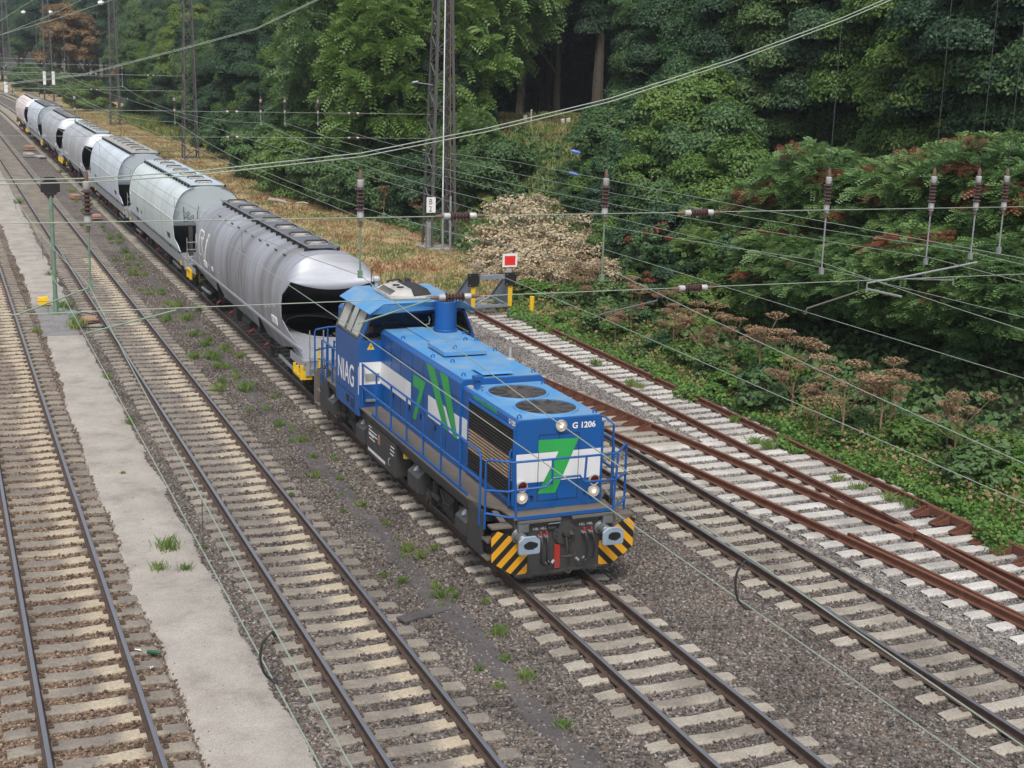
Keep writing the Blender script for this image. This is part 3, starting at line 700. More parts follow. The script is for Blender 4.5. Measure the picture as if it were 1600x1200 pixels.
    for s_ in (-1, 1):
        for u in (4.75, 5.55, 6.25, 7.05, 7.9, 8.6, 9.2): mb.box(*sorted((s_*.951, s_*.9535)), u-.007, u+.007, 1.45, 3.2)
        mb.box(*sorted((s_*.951, s_*.9535)), 3.95, 9.4, 2.905, 2.917)
        for u in (5.4, 6.4, 7.2, 8.4): mb.box(*sorted((s_*.951, s_*.975)), u-.015, u+.015, 1.85, 1.98)
    for x in (-.43, -.01, .42): mb.box(x-.006, x+.006, .9765, .979, 1.56, 2.88)
    for z in (1.56, 2.88): mb.box(-.43, .42, .9765, .979, z-.006, z+.006)
    mb.build('panel_seams', M['black'], t)
    mb = MB()
    for (x, u, z) in ((-.78, 4.2, 3.33), (-.8, 6.1, 3.33), (-.8, 8.2, 3.33), (.8, 4.15, 3.33), (.82, 6.4, 3.33), (.82, 7.6, 3.33), (.82, 8.4, 3.33), (-.80, 1.12, 3.2), (.80, 1.12, 3.2), (.80, 3.6, 3.2), (-.2, 6.3, 3.46), (.35, 7.1, 3.46), (-.55, 5.5, 3.33)):
        mb.tube([(x-.04, u, z), (x-.035, u, z+.06), (x, u, z+.08), (x+.035, u, z+.06), (x+.04, u, z)], .014, 6)
    mb.build('lifting_lugs', M['blue'], t)
    mb = MB(); mb.box(-.56, .46, 6.0, 7.15, 3.37, 3.47); mb.box(-.5, .4, 6.05, 7.1, 3.33, 3.375, 1); mb.build('hatch_cover', [M['blue_sheen_dust'], M['black']], t, .01)
    mb = MB(); mb.box(-.34, .08, 7.55, 9.3, 3.336, 3.385); mb.build('duct_cover', M['blue_sheen_dust'], t, .008)
    mb = MB(); mb.box(-.30, .20, 4.1, 4.6, 3.335, 3.39, 1); mb.hexa([(-.42, 4.0, 3.385), (.30, 4.0, 3.385), (.30, 4.72, 3.385), (-.42, 4.72, 3.385)], [(-.36, 4.06, 3.425), (.24, 4.06, 3.425), (.24, 4.66, 3.425), (-.36, 4.66, 3.425)]); mb.build('vent_cover', [M['blue_sheen_dust'], M['black']], t, .006)
    mb = MB(); mb.cyl((.82, 5.5, 3.33), (.82, 5.5, 3.60), .035, seg=10); mb.box(.74, .90, 5.42, 5.58, 3.335, 3.35); mb.build('breather_pipe', M['grey_plastic'], t)
    mb = MB(); mb.cyl((-.70, 3.60, 3.2), (-.70, 3.60, 3.42), .07, seg=10); mb.box(-.79, -.60, 3.5, 3.68, 3.40, 3.48); mb.tube([(-.78, 3.45, 3.22), (-.72, 3.4, 3.28), (-.66, 3.35, 3.22)], .016, 6); mb.build('horn', M['blue'], t)
    mb = MB(); mb.cyl((-.76, 3.72, 3.2), (-.76, 3.72, 3.235), .10, seg=14); mb.build('tank_lid', M['grey_plastic'], t)
    # fans
    for (x, u) in ((-.04, 3.02), (.02, 1.72)):
        mb = MB(); r0 = .60
        for k in range(40):
            a, b = 2*math.pi*k/40, 2*math.pi*(k+1)/40
            P = lambda rr, ang, z: (x+rr*math.cos(ang), u+rr*math.sin(ang), z)
            mb.add([P(r0+.05, a, 3.206), P(r0+.05, b, 3.206), P(r0+.035, b, 3.245), P(r0+.035, a, 3.245)], [(0, 1, 2, 3)])
            mb.add([P(r0+.035, a, 3.245), P(r0+.035, b, 3.245), P(r0, b, 3.245), P(r0, a, 3.245)], [(0, 1, 2, 3)])
            mb.add([P(r0, a, 3.245), P(r0, b, 3.245), P(r0, b, 3.208), P(r0, a, 3.208)], [(0, 1, 2, 3)])
        fn = mb.build('fan_ring', M['blue_sheen_dust'], t, 0, True)
        mb = MB(); mb.add([(x+r0*math.cos(2*math.pi*k/40), u+r0*math.sin(2*math.pi*k/40), 3.2075) for k in range(40)], [tuple(range(40))]); mb.build('fan_well', M['black'], fn)
        mb = MB(); mb.cyl((x, u, 3.209), (x, u, 3.224), .24, .22, 24)
        for k in range(9):
            a = 2*math.pi*k/9; c, s_ = math.cos(a), math.sin(a)
            q = lambda rr, w, z: (x+rr*c-w*s_, u+rr*s_+w*c, z)
            mb.add([q(.22, -.05, 3.210), q(.58, -.12, 3.210), q(.58, .06, 3.226), q(.22, .05, 3.226)], [(0, 1, 2, 3)])
        mb.build('fan_blades', M['fan'], fn)
        mb = MB()
        k = -.58
        while k < .59:
            h = math.sqrt(r0*r0-k*k); mb.box(x-h, x+h, u+k-.0045, u+k+.0045, 3.233, 3.240); k += .085
        for q in (-.3, 0, .3): h = math.sqrt(r0*r0-q*q); mb.box(x+q-.006, x+q+.006, u-h, u+h, 3.226, 3.2325)
        mb.build('fan_guard', M['fan'], fn)
    # radiator grilles both sides
    for s_ in (-1, 1):
        mb = MB(); xa, xb = sorted((s_*.901, s_*.912)); mb.box(xa, xb, .97+.04, 3.44, 1.58, 3.0); gr = mb.build('radiator', M['black'], t)
        mb = MB(); mb2 = MB(); k = 0; z = 1.61
        while z < 2.97:
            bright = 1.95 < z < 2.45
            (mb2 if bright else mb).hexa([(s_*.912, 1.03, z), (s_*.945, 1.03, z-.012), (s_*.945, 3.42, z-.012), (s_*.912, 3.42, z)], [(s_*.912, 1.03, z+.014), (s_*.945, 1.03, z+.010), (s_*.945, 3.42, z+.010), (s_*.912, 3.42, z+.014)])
            z += .066; k += 1
        mb.build('fins', M['louver'], gr); mb2.build('fins', M['louver_bright'], gr)
        mb = MB(); xa, xb = sorted((s_*.901, s_*.955))
        mb.box(xa, xb, .985, 1.03, 1.5, 3.06); mb.box(xa, xb, 3.42, 3.47, 1.5, 3.06); mb.box(xa, xb, 1.03, 3.42, 3.0, 3.045); mb.box(xa, xb, 1.03, 3.42, 1.53, 1.58)
        mb.build('radiator_frame', M['blue'], gr, .006)
    # liveries: flat paint films a few millimetres proud
    def film(mat, poly, s_=-1, x=.9545, name='livery'):
        mb = MB(); flat_poly(mb, [(s_*x, u, z) for u, z in poly]); return mb.build(name, M[mat], t)
    for s_ in (-1, 1):
        film('white', [(9.49, 2.53), (7.12, 2.53), (7.12, 2.0), (9.49, 2.0)], s_)
        film('green', [(6.97, 2.78), (6.10, 2.78), (6.76, 1.74), (6.98, 1.74), (6.52, 2.50), (6.97, 2.50)], s_)
        film('white', [(5.92, 2.54), (5.42, 2.54), (4.90, 2.05), (5.92, 2.05)], s_)
        film('green', [(6.10, 3.24), (5.53, 3.24), (4.52, 2.05), (4.88, 2.05)], s_, .9555)
        film('white', [(5.08, 2.54), (4.78, 2.54), (4.30, 2.05), (4.51, 2.05)], s_)
        film('green', [(5.20, 3.24), (4.66, 3.24), (4.01, 2.02), (4.29, 2.02)], s_, .9555)
        film('white', [(4.27, 2.54), (3.93, 2.54), (3.93, 2.05), (4.03, 2.05)], s_)
        film('white', [(3.915, 2.54), (3.48, 2.54), (3.48, 2.05), (3.915, 2.05)], s_, .903)
    mb = MB(); flat_poly(mb, [(-.895, .9785, 1.95), (.895, .9785, 1.95), (.895, .9785, 2.53), (-.895, .9785, 2.53)])
    mb.build('livery', M['white'], t)
    mb = MB(); flat_poly(mb, [(-.44, .9755, 2.54), (-.44, .9755, 2.79), (.41, .9755, 2.77), (-.05, .9755, 1.70), (-.43, .9755, 1.71), (-.01, .9755, 2.53)]); mb.build('livery', M['green'], t)
    for xa, xb in ((-1.495, -.955), (.955, 1.495)): mb = MB(); flat_poly(mb, [(xa, 9.467, 1.97), (xb, 9.467, 1.97), (xb, 9.467, 2.53), (xa, 9.467, 2.53)]); mb.build('livery', M['white'], t)
    text('lettering', 'G 1206', .165, M['white_text'], t, (.26, .976, 2.97), (R(90), 0, 0), 1.0, .001, bold=.004)
    text('lettering', 'G 1206', .135, M['white_text'], t, (-.9025, 1.38, 3.06), (R(90), 0, R(-90)), .82, .001, bold=.004)
    text('lettering', 'www.niag-online.de', .165, M['green'], t, (-.9025, 3.28, 3.085), (R(90), 0, R(-90)), .98, .001, bold=.003)
    # lamps
    def lamp(x, z, r, lens, core=None):
        mb = MB(); mb.lathe([(0, r), (.05, r), (.055, r*.86), (.03, r*.78)], (x, .985, z), (0, -1, 0), 24); o = mb.build('headlight' if core else 'tail_light', M['grey_plastic'], t, 0, True)
        mb = MB(); mb.lathe([(.0, r*.8), (.012, r*.7), (.02, r*.4)], (x, .955, z), (0, -1, 0), 24); mb.build('lens', M[lens], o, 0, True)
        if core: mb = MB(); mb.lathe([(0, r*.30), (.006, r*.2)], (x, .934, z), (0, -1, 0), 12); mb.build('bulb', M[core], o)
    lamp(.02, 3.045, .115, 'lamp_on', 'lamp_core')
    for x in (-.76, .77): lamp(x, 1.665, .12, 'lamp_on', 'lamp_core'); lamp(x, 1.895, .112, 'red_lens')
    mb = MB()
    for x in (-.56, .58): mb.cyl((x, .98, 1.67), (x, .93, 1.67), .03, seg=10)
    mb.build('socket', M['black'], t)
    # cab
    mb = MB(); W = 1.50; ua, ub = 9.47, 11.62
    mb.box(-W, W, ua, ua+.05, 1.40, 3.07); mb.box(-W, W, ub-.05, ub, 1.40, 3.07)
    for s_ in (-1, 1):
        mb.box(*sorted((s_*W, s_*(W-.05))), ua+.05, ub-.05, 1.16, 3.07)
        x0, x1 = s_*W, s_*1.20
        for u in (ua, ub-.10):      # corner posts of the glazed part
            mb.hexa([(x0, u, 3.07), (x0-s_*.10, u, 3.07), (x0-s_*.10, u+.10, 3.07), (x0, u+.10, 3.07)], [(x1, u, 3.80), (x1-s_*.09, u, 3.80), (x1-s_*.09, u+.10, 3.80), (x1, u+.10, 3.80)])
    mb.hexa([(-1.22, ua, 3.70), (1.22, ua, 3.70), (1.22, ua+.05, 3.70), (-1.22, ua+.05, 3.70)], [(-1.2, ua, 3.80), (1.2, ua, 3.80), (1.2, ua+.05, 3.80), (-1.2, ua+.05, 3.80)])
    mb.hexa([(-1.40, ub-.05, 3.07), (1.40, ub-.05, 3.07), (1.40, ub-.005, 3.07), (-1.40, ub-.005, 3.07)], [(-1.12, ub-.05, 3.40), (1.12, ub-.05, 3.40), (1.12, ub-.005, 3.40), (-1.12, ub-.005, 3.40)])
    cab = mb.build('cab', M['blue'], t, .01)
    mb = MB(); mb.box(-1.44, 1.44, ua+.06, ub-.06, 1.9, 1.95); mb.box(-1.44, 1.44, ub-.09, ub-.055, 1.95, 3.05); mb.box(.50, .95, ua+.07, ua+.5, 1.95, 3.68); mb.build('cab_lining', M['interior'], cab)
    mb = MB(); mb.box(-1.42, -.45, ua+.07, ua+.62, 2.60, 3.02); mb.box(-.35, .35, ua+.9, ua+1.5, 2.4, 2.95); mb.hexa([(-1.2, ua+.2, 3.022), (-.95, ua+.25, 3.022), (-.98, ua+.5, 3.022), (-1.22, ua+.45, 3.022)], [(-1.2, ua+.2, 3.03), (-.95, ua+.25, 3.03), (-.98, ua+.5, 3.05), (-1.22, ua+.45, 3.03)], 1); mb.build('driving_desk', [M['desk'], M['sign_white']], cab, .01)
    mb = MB(); mb.box(-.55, -.1, ua+1.1, ua+1.55, 2.3, 2.42); mb.box(-.55, -.1, ua+1.5, ua+1.6, 2.42, 3.25); mb.box(.45, .9, ua+1.3, ua+1.4, 2.4, 3.3); mb.build('cab_seats', M['black'], cab, .03)
    # glazing
    g0 = ua+.02
    mb = MB(); mb.add([(-1.39, g0, 3.09), (1.39, g0, 3.09), (1.15, g0, 3.70), (-1.15, g0, 3.70)], [(0, 1, 2, 3)])
    fw = mb.build('window', M['glass'], cab)
    mb = MB()
    rimpts = [(-1.385, 3.10), (-.955, 3.10)]
    mb.tube([(-.96, g0-.02, 3.11), (-1.36, g0-.02, 3.11), (-1.385, g0-.02, 3.16), (-1.17, g0-.02, 3.66), (-1.12, g0-.02, 3.69), (1.12, g0-.02, 3.69), (1.17, g0-.02, 3.66), (1.385, g0-.02, 3.16), (1.36, g0-.02, 3.11), (.96, g0-.02, 3.11)], .022, 6)
    mb.box(.42, .47, g0-.025, g0-.005, 3.34, 3.69); mb.tube([(-.5, g0-.03, 3.66), (-.1, g0-.035, 3.52)], .012, 6); mb.build('frame', M['black'], fw)
    mb = MB(); mb.tube([(.18, g0-.03, 3.40), (.28, g0-.04, 3.42), (.30, g0-.04, 3.55), (.26, g0-.03, 3.60)], .02, 6); mb.build('air_hose', M['desk'], fw)
    mb = MB(); mb.add([(-1.12, ub-.03, 3.40), (1.12, ub-.03, 3.40), (1.10, ub-.03, 3.78), (-1.10, ub-.03, 3.78)], [(0, 1, 2, 3)]); mb.build('window', M['glass'], cab)
    for s_ in (-1, 1):
        def sp(u, t_, off=0.0): return (s_*(1.50-.30*t_+off*.92), u, 3.07+.73*t_+off*.38)
        mb = MB()
        for a, b, c, d in ((ua+.10, ub-.10, .04, .10), (ua+.10, ub-.10, .90, .97), (ua+.10, ua+.17, .10, .90), (ub-.17, ub-.10, .10, .90), (ua+.74, ua+.80, .10, .90), (ua+1.30, ua+1.36, .10, .90)):
            mb.hexa([sp(a, c), sp(b, c), sp(b, c, .03), sp(a, c, .03)], [sp(a, d), sp(b, d), sp(b, d, .03), sp(a, d, .03)])
        fr = mb.build('window_frame', M['fan'], cab)
        for qa, qb in ((ua+.17, ua+.74), (ua+1.36, ub-.17)): mb = MB(); mb.add([sp(qa, .1, .012), sp(qb, .1, .012), sp(qb, .9, .012), sp(qa, .9, .012)], [(0, 1, 2, 3)]); mb.build('pane', M['pane'], fr)
        mb = MB(); mb.add([sp(ua+.80, .1, .006), sp(ua+1.30, .1, .006), sp(ua+1.30, .9, .006), sp(ua+.80, .9, .006)], [(0, 1, 2, 3)]); mb.build('pane', M['glass'], fr)
    # roof: flat centre, sloped sides, thin eaves
    e0, e1 = 9.02, 11.72
    mb = MB(); sec = [(-1.38, 3.80), (-1.02, 4.04), (-.98, 4.055), (.98, 4.055), (1.02, 4.04), (1.38, 3.80), (1.33, 3.765), (.95, 3.84), (-.95, 3.84), (-1.33, 3.765)]
    u0s = [.0, .06, .06, .06, .06, 0, .1, .2, .2, .1]
    n = len(sec); vs = [(x, e0+q, z) for (x, z), q in zip(sec, u0s)]+[(x, e1-q, z) for (x, z), q in zip(sec, u0s)]
    mb.add(vs, [tuple(range(n)), tuple(range(n, 2*n))[::-1]]+[(i, (i+1) % n, n+(i+1) % n, n+i) for i in range(n)])
    rf = mb.build('cab_roof', M['blue_sheen_dust'], t, .012)
    mb = MB(); mb.prism([(-.74, 9.45), (-.60, 9.30), (.12, 9.30), (.36, 9.52), (.36, 10.75), (.2, 10.9), (-.6, 10.9), (-.74, 10.75)], 'z', 4.056, 4.14)
    mb.hexa([(-.74, 9.45, 4.14), (-.16, 9.30, 4.14), (-.16, 10.9, 4.14), (-.74, 10.75, 4.14)], [(-.52, 9.62, 4.27), (-.16, 9.55, 4.30), (-.16, 10.7, 4.30), (-.52, 10.6, 4.27)])
    mb.hexa([(-.158, 9.30, 4.14), (.36, 9.5, 4.14), (.36, 10.75, 4.14), (-.158, 10.9, 4.14)], [(-.158, 9.55, 4.30), (.28, 9.62, 4.28), (.28, 10.6, 4.28), (-.158, 10.7, 4.30)], 1)
    ac = mb.build('air_conditioner', [M['grey_plastic'], M['soot']], t, .025)
    mb = MB(); mb.cyl((-.34, 9.85, 4.275), (-.34, 9.85, 4.305), .09, seg=16); mb.cyl((-.34, 10.2, 4.275), (-.34, 10.2, 4.305), .09, seg=16)
    for k in range(9):
        u = 9.58+k*.11; mb.hexa([(-.70, u, 4.155), (-.70, u+.05, 4.155), (-.56, u+.05, 4.247), (-.56, u, 4.247)], [(-.71, u, 4.165), (-.71, u+.05, 4.165), (-.57, u+.05, 4.257), (-.57, u, 4.257)])
    mb.build('vents', M['black'], ac)
    mb = MB(); mb.cyl((.52, 8.93, 3.33), (.52, 8.93, 4.08), .27, seg=32); mb.cyl((.52, 8.93, 3.335), (.52, 8.93, 3.40), .30, seg=32); mb.cyl((.52, 8.93, 4.06), (.52, 8.93, 4.11), .20, seg=24, mi=1)
    mb.build('exhaust_stack', [M['blue'], M['soot']], t, .008, True)
    mb = MB(); mb.lathe([(0, .05), (.09, .05), (.16, .1), (.22, .1), (.27, .05)], (-.45, 11.5, 4.05), (0, 0, 1), 14); mb.tube([(-.2, 11.5, 4.06), (-.15, 11.45, 4.2), (.1, 11.4, 4.24), (.25, 11.45, 4.12)], .03, 8, 1); mb.box(.3, .42, 11.35, 11.5, 4.05, 4.25, 1); mb.cyl((-.62, 11.4, 4.05), (-.62, 11.4, 4.5), .012, seg=6, mi=1); mb.build('roof_antenna', [M['grey_plastic'], M['soot']], t)
    for s_ in (-1, 1):
        rot = (R(90), 0, R(-90)) if s_ < 0 else (R(90), 0, R(90))
        text('lettering', 'NIAG', .78, M['white_text'], t, (s_*1.5025, 11.42 if s_ < 0 else 9.62, 1.80), rot, .80, .001, bold=.006)
        mb = MB(); mb.box(*sorted((s_*1.501, s_*1.504)), 9.50, 9.56, 1.72, 2.42); mb.build('livery', M['white'], t)
        mb = MB(); mb.box(*sorted((s_*1.501, s_*1.505)), 9.85, 11.5, 1.585, 1.60); mb.box(*sorted((s_*1.501, s_*1.505)), 9.85, 9.865, 1.2, 1.6)
        for k in range(4): mb.box(*sorted((s_*1.501, s_*1.507)), 9.95, 10.2, 1.27+k*.06, 1.30+k*.06)
        mb.box(*sorted((s_*1.501, s_*1.507)), 10.35, 10.6, 1.32, 1.50); mb.build('panel_seams', M['black'], t)
    mb = MB(); mb.add([(-1.31, 9.4665, 2.84), (-1.11, 9.4665, 2.84), (-1.21, 9.4665, 3.02)], [(0, 1, 2)]); tr_ = mb.build('warning_triangle', M['yellow_bright'], cab)
    mb = MB(); mb.add([(-1.20, 9.4645, 2.98), (-1.235, 9.4645, 2.92), (-1.205, 9.4645, 2.92), (-1.225, 9.4645, 2.86), (-1.18, 9.4645, 2.935), (-1.21, 9.4645, 2.935)], [(0, 1, 2, 5), (2, 3, 4, 5)]); mb.build('bolt_symbol', M['black'], tr_)
    mb = MB()
    for k in range(4): mb.box(-1.32, -1.0, 9.455, 9.466, 2.08+k*.04, 2.10+k*.04)
    mb.box(-1.34, -.98, 9.458, 9.4664, 2.05, 2.25, 1); mb.build('air_grille', [M['steel'], M['grey_box']], cab)
    mb = MB(); mb.box(-1.35, -1.05, 9.40, 9.47, 1.55, 1.60); mb.build('foot_step', M['steel'], cab)
    # hand rails
    def rails(name, paths, r=.024): 
        mb = MB()
        for p in paths: mb.tube(p, r, 8)
        return mb.build(name, M['blue'], t, 0, True)
    for s_ in (-1, 1):
        x = s_*1.43
        ps = [[(x, 9.45, 2.50), (x, 1.62, 2.50), (x, 1.50, 2.46), (x, 1.45, 2.36), (x, 1.45, 1.02)], [(x, 9.45, 1.93), (x, 1.45, 1.93)]]
        for k in range(7): u = 9.40-k*1.14; ps.append([(x, u, 1.40), (x, u, 2.50)])
        rails('handrail', ps)
        mb = MB(); mb.box(*sorted((x-.012, x+.012)), 2.15, 8.6, 1.402, 1.475); mb.build('kick_plate', M['blue'], t)
        ps = [[(x, 11.66, 2.35), (x, 13.2, 2.35), (x, 13.25, 2.3), (x, 13.25, 1.1)], [(x, 11.66, 1.85), (x, 13.25, 1.85)], [(x, 12.2, 1.4), (x, 12.2, 2.35)], [(x, 12.75, 1.4), (x, 12.75, 2.35)],
              [(x, 14.0, 1.05), (x, 14.0, 2.4), (s_*1.40, 14.02, 2.47), (s_*1.05, 14.05, 2.52), (s_*.1, 14.05, 2.52)], [(s_*1.05, 14.05, 1.4), (s_*1.05, 14.05, 2.52)], [(s_*.45, 14.05, 1.4), (s_*.45, 14.05, 2.52)], [(x, 14.0, 1.9), (s_*1.05, 14.05, 1.95), (s_*.1, 14.05, 1.95)],
              [(s_*.98, 13.3, 2.2), (s_*1.02, 13.5, 2.25), (s_*1.02, 13.6, 1.5)]]
        rails('handrail', ps)
    F_ = .62
    ps = [[(-1.50, 1.0, 1.10), (-1.50, 1.0, 2.42), (-1.47, .98, 2.48), (-1.08, F_, 2.50), (1.08, F_, 2.50), (1.46, 1.0, 2.56), (1.48, 1.02, 2.50), (1.48, 1.0, 1.15)],
          [(-1.50, 1.0, 1.88), (-1.15, .72, 1.90), (-1.02, F_, 1.95), (-.42, F_, 1.96), (-.36, F_, 2.02), (-.28, F_, 2.12), (.30, F_, 2.12), (.34, F_, 2.04), (.42, F_, 1.98), (1.05, F_, 1.97), (1.40, .9, 1.97), (1.48, 1.0, 2.0)],
          [(-1.02, F_, 1.42), (-1.06, F_, 2.48)], [(-.29, F_, 2.0), (-.29, F_, 2.5)], [(.40, F_, 2.0), (.42, F_, 2.5)], [(1.04, F_, 1.42), (1.10, F_, 2.5)],
          [(-1.50, 1.0, 1.42), (-1.15, .70, 1.40), (-1.02, F_-.03, 1.42)], [(1.04, F_-.03, 1.42), (1.4, .9, 1.42), (1.48, 1.0, 1.46)],
          [(1.30, 1.25, 1.4), (1.30, 1.25, 2.9), (1.22, 1.5, 3.0), (1.0, 1.9, 3.0)], [(1.08, 1.3, 1.4), (1.08, 1.3, 2.2), (1.3, 1.3, 2.0)], [(-.93, 1.2, 1.5), (-.97, 1.1, 1.5), (-.97, 1.1, 2.55), (-.93, 1.1, 2.62)]]
    rails('handrail', ps)
    mb = MB(); mb.box(-1.02, 1.04, F_-.065, F_-.058, 1.36, 1.43); mb.build('front_sill', M['blue'], t)
    mb = MB(); mb.box(-1.0, -.12, .50, .556, 1.30, 1.345); mb.box(.12, 1.0, .50, .556, 1.30, 1.345); mb.build('front_step', M['walkway'], t)
    return t
loco_root = loco()
def driver():
    """seated driver leaning over the desk, one continuous skinned body"""
    pts = {'pelvis': ((0, 0, 0), .15), 'waist': ((0, -.03, .22), .14), 'chest': ((0, -.08, .45), .16), 'neck': ((0, -.10, .60), .06), 'head': ((0, -.13, .70), .085), 'crown': ((0, -.12, .82), .075),
           'shl': ((-.2, -.08, .50), .07), 'ell': ((-.28, -.25, .30), .05), 'wrl': ((-.16, -.50, .34), .033), 'hal': ((-.12, -.58, .34), .035), 'shr': ((.2, -.08, .50), .07), 'elr': ((.28, -.25, .28), .05), 'wrr': ((.18, -.48, .34), .033), 'har': ((.15, -.56, .34), .035),
           'knl': ((-.12, -.42, .02), .09), 'fol': ((-.12, -.45, -.42), .06), 'knr': ((.12, -.42, .02), .09), 'for': ((.12, -.45, -.42), .06)}
    ed = [('pelvis', 'waist'), ('waist', 'chest'), ('chest', 'neck'), ('neck', 'head'), ('head', 'crown'), ('chest', 'shl'), ('shl', 'ell'), ('ell', 'wrl'), ('wrl', 'hal'), ('chest', 'shr'), ('shr', 'elr'), ('elr', 'wrr'), ('wrr', 'har'), ('pelvis', 'knl'), ('knl', 'fol'), ('pelvis', 'knr'), ('knr', 'for')]
    ks = list(pts); me = bpy.data.meshes.new('person'); me.from_pydata([pts[k][0] for k in ks], [(ks.index(a), ks.index(b)) for a, b in ed], [])
    o = bpy.data.objects.new('person', me); col.objects.link(o)
    s_ = o.modifiers.new('skin', 'SKIN'); 
    for k, sv in zip(ks, me.skin_vertices[0].data): sv.radius = (pts[k][1], pts[k][1]); sv.use_root = k == 'pelvis'
    o.modifiers.new('sub', 'SUBSURF').levels = 1; o.modifiers['sub'].render_levels = 2
    # skin and clothing by height and reach
    m, n, l, p = new_mat('clothed_driver'); tc = n.new('ShaderNodeTexCoord'); sx = n.new('ShaderNodeSeparateXYZ'); l.new(tc.outputs['Object'], sx.inputs[0])
    a = n.new('ShaderNodeMath'); a.operation = 'GREATER_THAN'; a.inputs[1].default_value = .585; l.new(sx.outputs['Z'], a.inputs[0])
    b = n.new('ShaderNodeMath'); b.operation = 'LESS_THAN'; b.inputs[1].default_value = -.33; l.new(sx.outputs['Y'], b.inputs[0])
    c = n.new('ShaderNodeMath'); c.operation = 'GREATER_THAN'; c.inputs[1].default_value = .2; l.new(sx.outputs['Z'], c.inputs[0])
    d = n.new('ShaderNodeMath'); d.operation = 'MULTIPLY'; l.new(b.outputs[0], d.inputs[0]); l.new(c.outputs[0], d.inputs[1])
    e = n.new('ShaderNodeMath'); e.operation = 'MAXIMUM'; l.new(a.outputs[0], e.inputs[0]); l.new(d.outputs[0], e.inputs[1])
    l.new(mixc(n, l, e.outputs[0], (.055, .065, .11), (.50, .28, .20)), p.inputs['Base Color']); p.inputs['Roughness'].default_value = .7
    me.materials.append(m)
    o.location = (LX-1.0, LY+10.55, 2.52)
    tag(o, 'driver in dark work clothes leaning over the desk behind the left cab window', 'person')
    mb = MB(); mb.lathe([(0, .10), (.05, .105), (.10, .085), (.13, .04)], (0, -.11, .75), (0, .1, 1), 14); h = mb.build('hair', M['hair'], o, 0, True)
driver()
# ------------------------------------------------------------------ hopper wagons
LEN = {'A': 20.3, 'B': 18.6}
def shell_mat(name, c, streakc, metal, rough, dirt, tint=None):
    m, n, l, p = new_mat(name)
    tc = n.new('ShaderNodeTexCoord'); mp = n.new('ShaderNodeMapping'); l.new(tc.outputs['Object'], mp.inputs[0]); mp.inputs['Scale'].default_value = (.13, 1.0, .13)
    nz = n.new('ShaderNodeTexNoise'); nz.inputs['Scale'].default_value = 1.1; nz.inputs['Detail'].default_value = 9; nz.inputs['Roughness'].default_value = .72; nz.inputs['Distortion'].default_value = .25; l.new(mp.outputs[0], nz.inputs['Vector'])
    n2 = n.new('ShaderNodeTexNoise'); n2.inputs['Scale'].default_value = .9; n2.inputs['Detail'].default_value = 4; l.new(tc.outputs['Object'], n2.inputs['Vector'])
    r = ramp(n, [(.36, (0, 0, 0)), (.66, (1, 1, 1))]); l.new(nz.outputs[0], r.inputs[0])
    mu = n.new('ShaderNodeMath'); mu.operation = 'MULTIPLY'; l.new(r.outputs[0], mu.inputs[0]); mu.inputs[1].default_value = dirt
    cc = mixc(n, l, mu.outputs[0], c, streakc)
    if tint: 
        r2 = ramp(n, [(.45, (0, 0, 0)), (.6, (1, 1, 1))]); l.new(n2.outputs[0], r2.inputs[0]); cc = mixc(n, l, r2.outputs[0], cc, tint)
    l.new(cc, p.inputs['Base Color']); p.inputs['Metallic'].default_value = metal
    rr = n.new('ShaderNodeMapRange'); rr.inputs['To Min'].default_value = rough-.07; rr.inputs['To Max'].default_value = rough+.12; l.new(nz.outputs[0], rr.inputs['Value']); l.new(rr.outputs[0], p.inputs['Roughness'])
    return m
M['shell_silver'] = shell_mat('bare_aluminium_shell', (.44, .46, .51), (.19, .185, .19), .38, .50, .95)
M['shell_grey'] = shell_mat('grey_aluminium_shell', (.50, .53, .57), (.33, .33, .34), .25, .45, .75)
M['shell_pale'] = shell_mat('pale_grey_paint', (.62, .70, .72), (.44, .48, .46), .05, .42, .75)
M['shell_white'] = shell_mat('pale_blue_white_paint', (.62, .70, .77), (.44, .48, .52), .05, .42, .75)
M['shell_pink'] = shell_mat('pale_shell_with_pinkish_stain', (.74, .73, .73), (.6, .58, .56), .1, .5, .5, (.72, .52, .45))
M['slope'] = paint('dark_hopper_slope', (.012, .012, .016), .6, dirt=.3, dirtc=(.02, .02, .024))
M['deck'] = paint('worn_deck_plate', (.36, .38, .41), .5, .3, dirt=.55, dirtc=(.26, .27, .29), scale=6)
M['hatchdeck'] = paint('hatch_walkway', (.13, .135, .155), .55, .2, dirt=.5, dirtc=(.2, .21, .23), scale=4)
M['hatchdeck_pale'] = paint('pale_hatch_walkway', (.42, .50, .54), .55, dirt=.4, dirtc=(.3, .33, .33), scale=4)
M['hatchdeck_rust'] = paint('dusty_hatch_walkway', (.34, .34, .32), .6, dirt=.6, dirtc=(.22, .2, .17), scale=4)
HALF_A = [(0, 4.02), (.35, 4.00), (.7, 3.92), (1.0, 3.75), (1.25, 3.46), (1.41, 3.1), (1.49, 2.7), (1.50, 2.3), (1.475, 1.95), (1.43, 1.62)]
HALF_B = [(0, 4.12), (.4, 4.10), (.8, 4.0), (1.1, 3.8), (1.33, 3.42), (1.45, 3.0), (1.495, 2.72), (1.50, 2.42), (1.475, 2.05), (1.44, 1.72), (1.41, 1.5)]
def smooth_half(H, n=5):
    out = []
    for i in range(len(H)-1):
        p0, p1, p2, p3 = H[max(i-1, 0)], H[i], H[i+1], H[min(i+2, len(H)-1)]
        for k in range(n):
            t = k/n; q = []
            for a, b, c, d in zip(p0, p1, p2, p3):
                q.append(.5*((2*b)+(-a+c)*t+(2*a-5*b+4*c-d)*t*t+(-a+3*b-3*c+d)*t**3))
            out.append(tuple(q))
    return out+[H[-1]]
